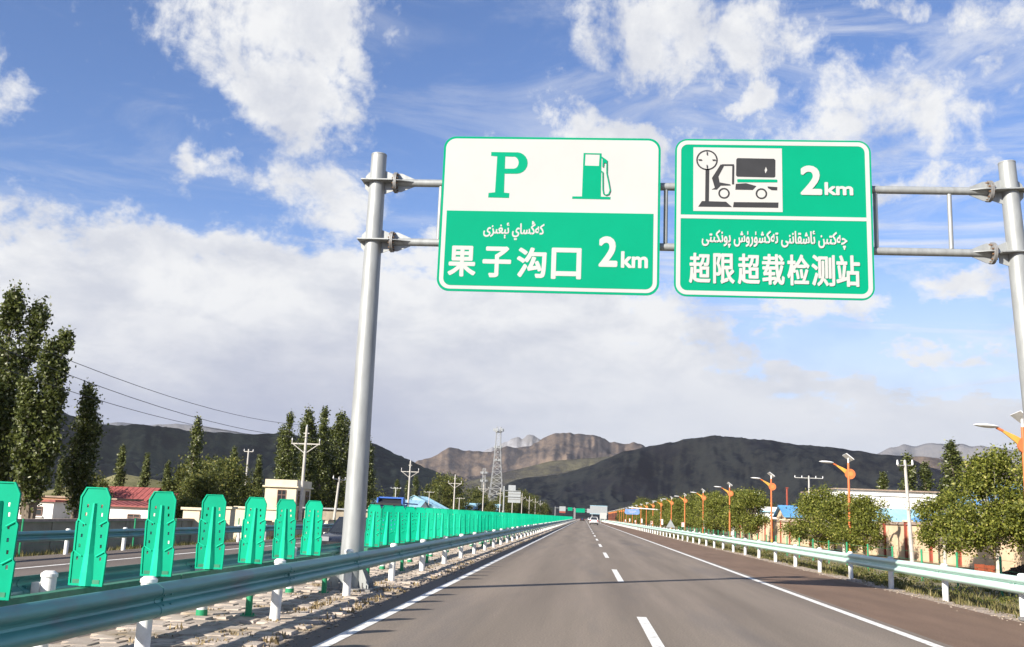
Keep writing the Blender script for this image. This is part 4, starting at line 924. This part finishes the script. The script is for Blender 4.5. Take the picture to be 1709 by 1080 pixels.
b = MB(); b.cyl((0, 0, 0), (0, 0, 5.6), .10, n=8); b.box((0, 0, 5.55), (.26, .26, .1)); tag(ob('chimney_pipe', b, 'redpaint', None, (21.6, 110, -.1)), 'thin red brown stovepipe behind the blue roofed gate', 'pipe')

# lattice towers
def tower(label, x, y, h, w0, w1, dishes):
    t = thing('lattice_tower', label, 'tower', (x, y, -.5)); nlev = 16
    def cor(z): w = w1+(w0-w1)*max(0, 1-z/h)**1.7; return [Vector((a*w/2, c*w/2, z)) for a, c in ((-1, -1), (1, -1), (1, 1), (-1, 1))]
    zs_ = [h*k/nlev for k in range(nlev+1)]; lr = .012*w0+.06
    for i in range(4):
        b = MB(); b.tube([cor(z)[i] for z in zs_], lr*.95, 5); ob('leg', b, 'steeltower', t)
    b = MB()
    for k in range(nlev):
        a, c = cor(zs_[k]), cor(zs_[k+1])
        for i in range(4):
            j = (i+1) % 4; b.cyl(a[i], c[j], lr*.42, n=4); b.cyl(a[j], c[i], lr*.42, n=4); b.cyl(c[i], c[j], lr*.42, n=4)
    ob('bracing', b, 'steeltower', t)
    for z, r in dishes:
        b = MB(); n = 16; b.cyl((0, 0, z), (0, 0, z+.12*r), r*.8, n=n)
        for k in range(n):
            a = 2*math.pi*k/n; a2 = 2*math.pi*(k+1)/n; b.cyl((r*.8*math.cos(a), r*.8*math.sin(a), z+r*.4), (r*.8*math.cos(a2), r*.8*math.sin(a2), z+r*.4), .05, n=4); b.cyl((r*.8*math.cos(a), r*.8*math.sin(a), z), (r*.8*math.cos(a), r*.8*math.sin(a), z+r*.4), .04, n=4)
        pl = ob('platform', b, 'steeltower', t)
        for k in range(6):
            a = R(60*k+15); b = MB(); c = (r*math.cos(a), r*math.sin(a), z+.45*r); b.box(c, (.24*r, .24*r, .62*r)); ob('antenna', b, 'signback', pl)
tower('tall grey lattice telecom tower rising before the brown mountain', -52.6, 600, 53.5, 11.0, 2.6, ((50.5, 2.9), (40.5, 2.3), (33.0, 1.8)))
tower('short grey telecom mast with two rings of antennas', -40.2, 400, 19.6, 2.2, 1.1, ((17.4, 1.3), (14.2, 1.3)))

# back of a cantilevered sign over the opposite road
t = thing('overhead_sign', 'grey backs of stacked road signs on a cantilever pole over the opposite road', 'road sign', (-16.6, 208, -.3))
b = MB(); b.cyl((0, 0, 0), (0, 0, 7.5), .16, n=12); ob('pole', b, 'galv', t)
b = MB(); b.box((-.0, .35, 1.5), (.5, .3, 2.0)); ob('cabinet', b, 'lampwhite', t)
for z in (6.6, 5.4): b = MB(); b.cyl((0, 0, z), (3.4, 0, z), .07, n=8); ob('arm', b, 'galv', t)
b = MB(); b.box((2.15, .15, 5.35), (2.6, .05, 2.3)); pn = ob('panel', b, 'signback', t)
for z in (4.9, 6.0): b = MB(); b.box((2.15, .08, z), (2.6, .06, .12)); ob('rib', b, 'galvdark', pn)
b = MB(); b.box((1.6, .15, 7.15), (1.5, .05, 1.2)); ob('upper_panel', b, 'signback', t)

# ------------------------------------------------------------------ vehicles
def wheel(parent, x, y, r, w):
    b = MB(); b.cyl((x-w/2, y, r), (x+w/2, y, r), r, n=20); o = ob('wheel', b, 'tyre', parent)
    b = MB(); s_ = 1 if x > 0 else -1; b.cyl((x+s_*w/2-.01*s_, y, r), (x+s_*(w/2+.012), y, r), r*.62, n=14); ob('rim', b, 'carsilver', o)
def car(label, loc, rz, paint, L_=4.6, w=1.82, h=1.68, suv=True, group=None):
    """nose towards +y"""
    t = thing('car', label, 'car', loc, rz, group); c = .20; belt = h*.60; hb = .5*L_
    tail = -hb
    lower = [(tail+.04, c+.12), (tail, .50), (tail+.03, belt), (hb-.95 if not suv else hb-1.0, belt+.02), (hb-.15, belt-.16), (hb, .62), (hb-.03, c+.10), (hb-.3, c), (tail+.3, c)]
    b = MB(); secs = [(-w/2, .92), (-w/2+.06, 1), (w/2-.06, 1), (w/2, .92)]; n = len(lower)
    for x, k in secs: b.v += [(x, y*(.985 if k < 1 else 1), c+(z-c)*(.97 if k < 1 else 1)) for y, z in lower]
    for i in range(3): b.f += [(i*n+j, i*n+(j+1) % n, (i+1)*n+(j+1) % n, (i+1)*n+j) for j in range(n)]
    b.f += [tuple(range(n)), tuple(range(3*n, 4*n))]
    body = ob('body', b, paint, t)
    rear = tail+(.12 if suv else .75); top0 = tail+(.42 if suv else 1.35); top1 = hb-(2.05 if suv else 2.0); fr = hb-(1.05 if suv else 1.1)
    b = MB(); W2, W3 = w/2-.06, w/2-.24
    b.add([(-W2, rear, belt), (W2, rear, belt), (W2, fr, belt), (-W2, fr, belt), (-W3, top0, h), (W3, top0, h), (W3, top1, h), (-W3, top1, h)], [(4, 5, 6, 7), (0, 1, 5, 4), (1, 2, 6, 5), (2, 3, 7, 6), (3, 0, 4, 7)])
    ob('cabin', b, paint, t)
    def pane(name, i, ins=.12):
        P = [Vector(b.v[j]) for j in i]; cc = sum(P, Vector())/4; nrm = (P[1]-P[0]).cross(P[2]-P[0]).normalized()
        if nrm.dot(cc-Vector((0, (rear+fr)/2, belt))) < 0: nrm = -nrm
        P = [p.lerp(cc, ins)+nrm*.006 for p in P]; bb = MB(); bb.add(P, [(0, 1, 2, 3)]); ob(name, bb.mesh(name, False), 'glass', t)
    pane('rear_window', (0, 1, 5, 4)); pane('windscreen', (2, 3, 7, 6)); pane('side_window', (1, 2, 6, 5)); pane('side_window', (3, 0, 4, 7))
    for s_ in (-1, 1):
        b2 = MB(); b2.box((s_*(w/2-.16), tail+.01, belt-.14), (.24, .05, .30)); ob('tail_light', b2, 'lightred', t)
        b2 = MB(); b2.box((s_*(w/2-.24), hb-.03, .70), (.34, .06, .15)); ob('headlight', b2, 'lens', t)
        b2 = MB(); b2.box((s_*(w/2+.08), fr-.25, belt+.08), (.18, .08, .13)); ob('mirror', b2, paint, t)
        for y in (-hb*.58, hb*.60): wheel(t, s_*(w/2-.10), y, .34, .22)
    b2 = MB(); b2.box((0, tail-.0, c+.20), (w-.16, .10, .26)); ob('bumper', b2, 'tarblack', t)
    b2 = MB(); b2.box((0, hb-.01, .48), (w*.62, .06, .22)); ob('grille', b2, 'tarblack', t)
    b2 = MB(); b2.box((0, tail-.006, .82), (.44, .03, .13)); ob('number_plate', b2, 'truckblue', t)
    return t
car('white estate car seen from behind in the right lane', (2.15, 222, 0), 0, 'carwhite')
car('dark car far ahead near the end of the left lane', (-.7, 398, 0), 0, 'cardark', suv=False, h=1.45)
car('white car far ahead in the right lane', (2.6, 470, 0), 0, 'carwhite', suv=False, h=1.5)
car('dark oncoming car half hidden behind the gantry post', (-8.4, 37.5, -.30), math.pi, 'cardark', suv=False, h=1.46, L_=4.7)
t = thing('light_truck', 'blue light truck with black windscreen coming along the opposite road', 'truck', (-12.0, 64, -.30), math.pi)
b = MB(); b.prism([(1.0, .45), (2.75, .45), (2.8, 1.15), (2.55, 2.05), (1.0, 2.12)], -.86, .86, 'X'); cab = ob('cab', b, 'truckblue', t)
b = MB(); b.add([(-.74, 2.80, 1.20), (.74, 2.80, 1.20), (.68, 2.60, 1.98), (-.68, 2.60, 1.98)], [(0, 1, 2, 3)]); ob('windscreen', b.mesh('windscreen', False), 'glass', cab)
b = MB(); b.prism([(1.1, 2.13), (2.35, 2.13), (1.5, 2.46), (1.1, 2.48)], -.72, .72, 'X'); ob('roof_fairing', b, 'tarblack', cab); b = MB(); b.box((0, 1.45, 2.52), (1.56, .5, .09)); b.box((-.77, 1.7, 2.32), (.08, .9, .38)); b.box((.77, 1.7, 2.32), (.08, .9, .38)); ob('fairing_frame', b, 'truckblue', cab)
b = MB(); b.box((0, 2.55, 2.12), (1.6, .26, .12)); ob('sun_visor', b, 'tarblack', cab)
b = MB(); b.box((0, -1.2, .62), (1.0, 4.2, .16)); ob('chassis', b, 'tarblack', t)
b = MB(); b.box((0, -1.15, 1.35), (1.85, 4.0, 1.3)); ob('cargo_bed', b, 'tarblack', t)
b = MB()
for s_ in (-1, 1): b.box((s_*.86, -1.15, 2.2), (.06, 4.0, .08)); b.box((s_*.86, .8, 2.05), (.07, .07, .4))
b.box((0, .82, 2.22), (1.8, .07, .10)); ob('bed_rail', b, 'truckblue', t)
for s_ in (-1, 1):
    for y in (2.0, -2.0): wheel(t, s_*.76, y, .38, .24)
    b = MB(); b.box((s_*.66, 2.80, .80), (.26, .06, .16)); ob('headlight', b, 'lens', t)
b = MB(); b.box((0, 2.83, .52), (1.7, .12, .2)); ob('bumper', b, 'carsilver', t)

# ------------------------------------------------------------------ right side: lamps, fence, wall, houses
def lamp():
    t = thing('street_lamp', 'orange solar street lamp post with white lamp head beside the right verge', 'street lamp', (14, 54.8, -.1), 0, 'solar street lamps along the right verge')
    b = MB(); b.cyl((0, 0, .55), (0, 0, 5.0), .075, .055, 14); p = ob('post', b, 'orange', t)
    b = MB(); b.cyl((0, 0, .32), (0, 0, .55), .082, n=14); ob('yellow_band', b, 'yellow', p); b = MB(); b.cyl((0, 0, 0), (0, 0, .32), .085, n=14); ob('green_base', b, 'postgreen', p)
    b = MB(); b.cyl((.08, -.045, 4.42), (.08, .045, 4.42), .27, n=26); d = ob('disc', b, 'orange', t); b = MB(); b.cyl((.10, -.055, 4.42), (.10, .055, 4.42), .13, n=22); ob('inner_disc', b, 'innerdisc', d)
    b = MB()
    pts = [(0, 4.25), (-.30, 4.55), (-.68, 4.86), (-.72, 4.93), (-.28, 4.74), (0, 4.60)]
    b.prism(pts, -.03, .03); ob('arm', b, 'yellow', t); b = MB(); b.cyl((-.62, 0, 4.86), (-.82, 0, 4.96), .045, n=10); ob('joint', b, 'orange', t)
    b = MB(); sec = [(-.78, .05), (-.92, .11), (-1.15, .125), (-1.38, .09), (-1.52, .03)]; n = 10
    for x, r_ in sec: b.v += [(x, r_*1.5*math.cos(2*math.pi*k/n), 4.99+(-x-.8)*.06+r_*.55*math.sin(2*math.pi*k/n)) for k in range(n)]
    for i in range(len(sec)-1): b.f += [(i*n+k, i*n+(k+1) % n, (i+1)*n+(k+1) % n, (i+1)*n+k) for k in range(n)]
    b.f += [tuple(range(n)), tuple(range((len(sec)-1)*n, len(sec)*n))]
    ob('lamp_head', b, 'lampwhite', t)
    b = MB(); b.cyl((0, 0, 5.0), (0, 0, 5.25), .04, n=8); ob('panel_stem', b, 'lampwhite', t)
    b = MB(); b.box((0, 0, 5.32), (.46, .62, .035), (R(-8), R(38), 0)); pn = ob('solar_panel', b, 'solar', t)
    b = MB(); b.box((0, 0, 5.295), (.51, .67, .028), (R(-8), R(38), 0)); ob('panel_frame', b, 'lampwhite', pn)
    return t
lp = lamp(); ly = [33.2] + [77.2+21.9*k for k in range(0, 24)]
for i, y in enumerate(ly):
    o = duptree(lp, (14.0, y, -.1))
    if i >= 2 and i < 14:
        k = i % 3
        lab = ('white banner plate', 'small pink notice plate', None)[k-0] if k < 2 else None
        if lab:
            o['label'] = f'orange solar street lamp carrying a {lab} low on its post'
            b = MB()
            if k == 0: b.box((.20, -.02, 1.35), (.36, .05, 1.0)); m_ = 'lampwhite'
            else: b.box((-.25, -.02, 1.15), (.38, .05, .62)); m_ = 'pink'
            ob('banner_plate', b, m_, o); b = MB(); b.box((0, -.02, 1.5), (.3, .03, .03)); ob('bracket', b, 'galv', o)
fc = thing('mesh_fence', 'low green wire mesh fence on the right verge behind the guard rail', 'fence', (11.2, 0, -.15))
for k in range(32):
    y = 22+3.2*k; b = MB(); b.cyl((0, y, 0), (0, y, 1.05), .035, n=8); ob('post', b, 'postgreen', fc)
for z in np.linspace(.15, .95, 4): b = MB(); b.cyl((0, 18, z), (0, 122, z), .005, n=4); ob('wire', b, 'postgreen', fc)
wr = thing('boundary_wall', 'peach plastered boundary wall with red brown pillars behind the street trees', 'wall', (18.0, 0, -.1))
y = 30.
k = 0
while y < 120:
    b = MB(); b.box((0, y+2.0, .95), (.22, 3.7, 1.9)); ob('wall_panel', b, 'peach', wr)
    b = MB(); b.prism([(-.2, 1.9), (.2, 1.9), (.0, 2.06)], y+.16, y+3.84); ob('coping', b, 'coping', wr)
    b = MB(); b.box((-.02, y, 1.02), (.34, .32, 2.05)); p = ob('pillar', b, 'redpaint' if y > 47 else 'peach', wr); b = MB(); b.box((-.02, y, 2.10), (.46, .44, .10)); ob('pillar_cap', b, 'cream', p)
    y += 4
house('white_building', 'large white flat roofed building with cornice behind the street trees', 29.3, 120, 11.2, 18, 6.0, 'white', 'coping', 'flat', 0, over=.35, cat='building', z0=-.1)
b = MB(); b.box((34.9, 119.9, 5.45), (11.4, .16, .3)); ob('cornice', b, 'white', bpy.data.objects['white_building']).matrix_parent_inverse = Matrix.Translation((-29.3, -120, .1))
house('blue_house', 'house with bright blue gabled roof behind the peach wall', 21.6, 60, 11, 9, 2.1, 'peach', 'blueroof', rh=2.6, axis='y', wins=((3, 1.1, 1.4, 1.1), (7, 1.1, 1.4, 1.1)), z0=-.1)
house('blue_house', 'pale blue roofed house in front of the white building', 23.0, 82, 6.5, 9, 1.7, 'peach', 'paleblue', rh=1.5, wins=((3, 1.0, 1.4, .9),), z0=-.1)
house('gate_house', 'small gatehouse with blue hipped roof and dark red pillars', 18.6, 95, 4.2, 5, 2.35, 'peach', 'blueroof', rh=1.0, wins=((2.1, 1.2, .7, 1.7),), z0=-.1)
house('white_annex', 'low white building with pale blue canopy behind the street trees', 19.5, 130, 7, 8, 3.2, 'white', 'paleblue', 'flat', .5, wins=((2, 1.6, 1.2, 1.2), (5, 1.6, 1.2, 1.2)), z0=-.1)
house('white_annex', 'pale walled low building beside the blue roofed gatehouse', 24.5, 112, 6, 8, 3.2, 'white', 'paleblue', 'flat', 0, wins=((3, 1.6, 1.2, 1.2),), z0=-.1)
for i, (x, y) in enumerate(((16.2, 42.2), (16.2, 43.2))):
    b = MB(); b.box((0, 0, .17), (.30, .30, .03)); 
    for a, c in ((-.14, 0), (.14, 0)): b.box((a, c, .2), (.025, .30, .30))
    for a, c in ((0, -.14), (0, .14)): b.box((a, c, .2), (.26, .025, .28))
    tag(ob('crate', b, 'cratered', None, (x, y, -.1)), 'orange red open crate standing under the street tree', 'crate', 'orange crates by the peach wall')
rk = np.random.default_rng(8); b = MB()
for k in range(46):
    a = rk.uniform(0, 6.28); r_ = abs(rk.normal())*.45; b.box((math.cos(a)*r_, math.sin(a)*r_*1.4, max(.05, .42-r_*.45)*rk.uniform(.3, 1)), tuple(rk.uniform(.12, .32, 3)), tuple(rk.uniform(0, 3, 3)))
tag(ob('rubble_heap', b, 'rubble', None, (16.9, 42.6-2.2, -.1)), 'dark heap of rubble against the peach wall', 'rubble', kind='stuff')
# triangular warning sign seen from behind
t = thing('warning_sign', 'triangular warning sign showing its grey back on the right verge', 'road sign', (11.9, 141, -.15))
b = MB(); b.cyl((0, 0, 0), (0, 0, 1.9), .05, n=10); ob('post', b, 'galv', t)
b = MB(); b.prism([(-.62, .75), (.62, .75), (0, 1.85)], -.03, .03); ob('panel', b, 'signback', t)
# blue cantilever sign
t = thing('cantilever_sign', 'blue road sign hanging from a white cantilever pole', 'road sign', (14.3, 192, -.1))
b = MB(); b.cyl((0, 0, 0), (0, 0, 3.75), .14, n=12); b.cyl((0, 0, 3.55), (-5.9, 0, 3.75), .10, n=10); ob('pole', b, 'lampwhite', t)
b = MB(); b.prism([(-6.7, 2.75), (-6.4, 2.5), (-4.2, 2.5), (-3.9, 2.75), (-4.0, 3.5), (-6.6, 3.5)], -.2, -.12); pn = ob('panel', b, 'signblue', t)
b = MB(); b.box((-5.3, -.215, 3.1), (1.5, .01, .1)); b.box((-5.3, -.215, 2.85), (1.0, .01, .08)); ob('lettering', b, 'signwhite', pn)
# far end of the road
t = thing('billboard', 'big pale grey billboard on two legs beside the far road', 'billboard', (2.4+3.5, 420, 0))
for x in (-2.6, 2.6): b = MB(); b.cyl((x, 0, -.3), (x, 0, 3.0), .18, n=10); ob('leg', b, 'galv', t)
b = MB(); b.box((0, 0, 4.75), (7.1, .3, 3.4)); pn = ob('panel', b, 'signback', t); b = MB(); b.box((0, -.02, 6.42), (7.2, .36, .16)); b.box((0, -.02, 3.08), (7.2, .36, .12)); ob('frame', b, 'paleblue', pn)
t = thing('billboard', 'small white notice board below the big billboard', 'billboard', (5.6, 300, 0))
for x in (-.7, .7): b = MB(); b.cyl((x, 0, -.2), (x, 0, 1.4), .07, n=8); ob('leg', b, 'galv', t)
b = MB(); b.box((0, 0, 2.15), (2.0, .08, 1.75)); ob('panel', b, 'signwhite', t)
t = thing('sign_gantry', 'distant green sign on a portal gantry over the road', 'gantry', (0, 520, 0))
for x in (-4.6, 8.2): b = MB(); b.cyl((x, 0, 0), (x, 0, 5.9), .2, n=10); ob('post', b, 'galv', t)
for z in (5.4, 4.6): b = MB(); b.cyl((-4.6, 0, z), (8.2, 0, z), .09, n=8); ob('cross_tube', b, 'galv', t)
for x0 in (-3.6, 1.6): b = MB(); b.box((x0+1.6, -.2, 4.9), (4.6 if x0 < 0 else 3.6, .06, 2.1)); ob('panel', b, 'signgreen' if x0 < 0 else 'signback', t)
t = thing('sign_gantry', 'distant gantry with pale sign over the opposite road', 'gantry', (-10.5, 560, -.3))
for x in (-5.5, 5.0): b = MB(); b.cyl((x, 0, 0), (x, 0, 7.0), .2, n=10); ob('post', b, 'galv', t)
b = MB(); b.cyl((-5.5, 0, 6.4), (5, 0, 6.4), .12, n=8); ob('cross_tube', b, 'galv', t)
b = MB(); b.box((-1.5, -.2, 6.0), (3.4, .06, 2.6)); ob('panel', b, 'signback', t); b = MB(); b.box((-1.5, -.24, 4.2), (3.4, .04, .9)); ob('lower_panel', b, 'redpaint', t)
b = MB(); b.box((2.7, -.2, 6.0), (2.6, .06, 1.8)); ob('panel', b, 'signgreen', t)
bpy.context.view_layer.update()
# ------------------------------------------------------------------ air: thin even haze round the whole place
b = MB(); b.box((0, 6900, 548), (26000, 14200, 1102))
hz = ob('haze', b.mesh('haze', False)); hz['kind'] = 'stuff'; hz['label'] = 'thin even blue haze filling the valley air'; hz['category'] = 'haze'
hm = bpy.data.materials.new('haze'); hm.use_nodes = True; t_ = hm.node_tree; t_.nodes.remove(t_.nodes['Principled BSDF'])
pv = t_.nodes.new('ShaderNodeVolumePrincipled'); pv.inputs['Color'].default_value = (.86, .92, 1, 1); pv.inputs['Density'].default_value = HAZE; pv.inputs['Anisotropy'].default_value = .2
t_.links.new(pv.outputs[0], t_.nodes['Material Output'].inputs['Volume']); hz.data.materials.append(hm)
bpy.context.view_layer.update()
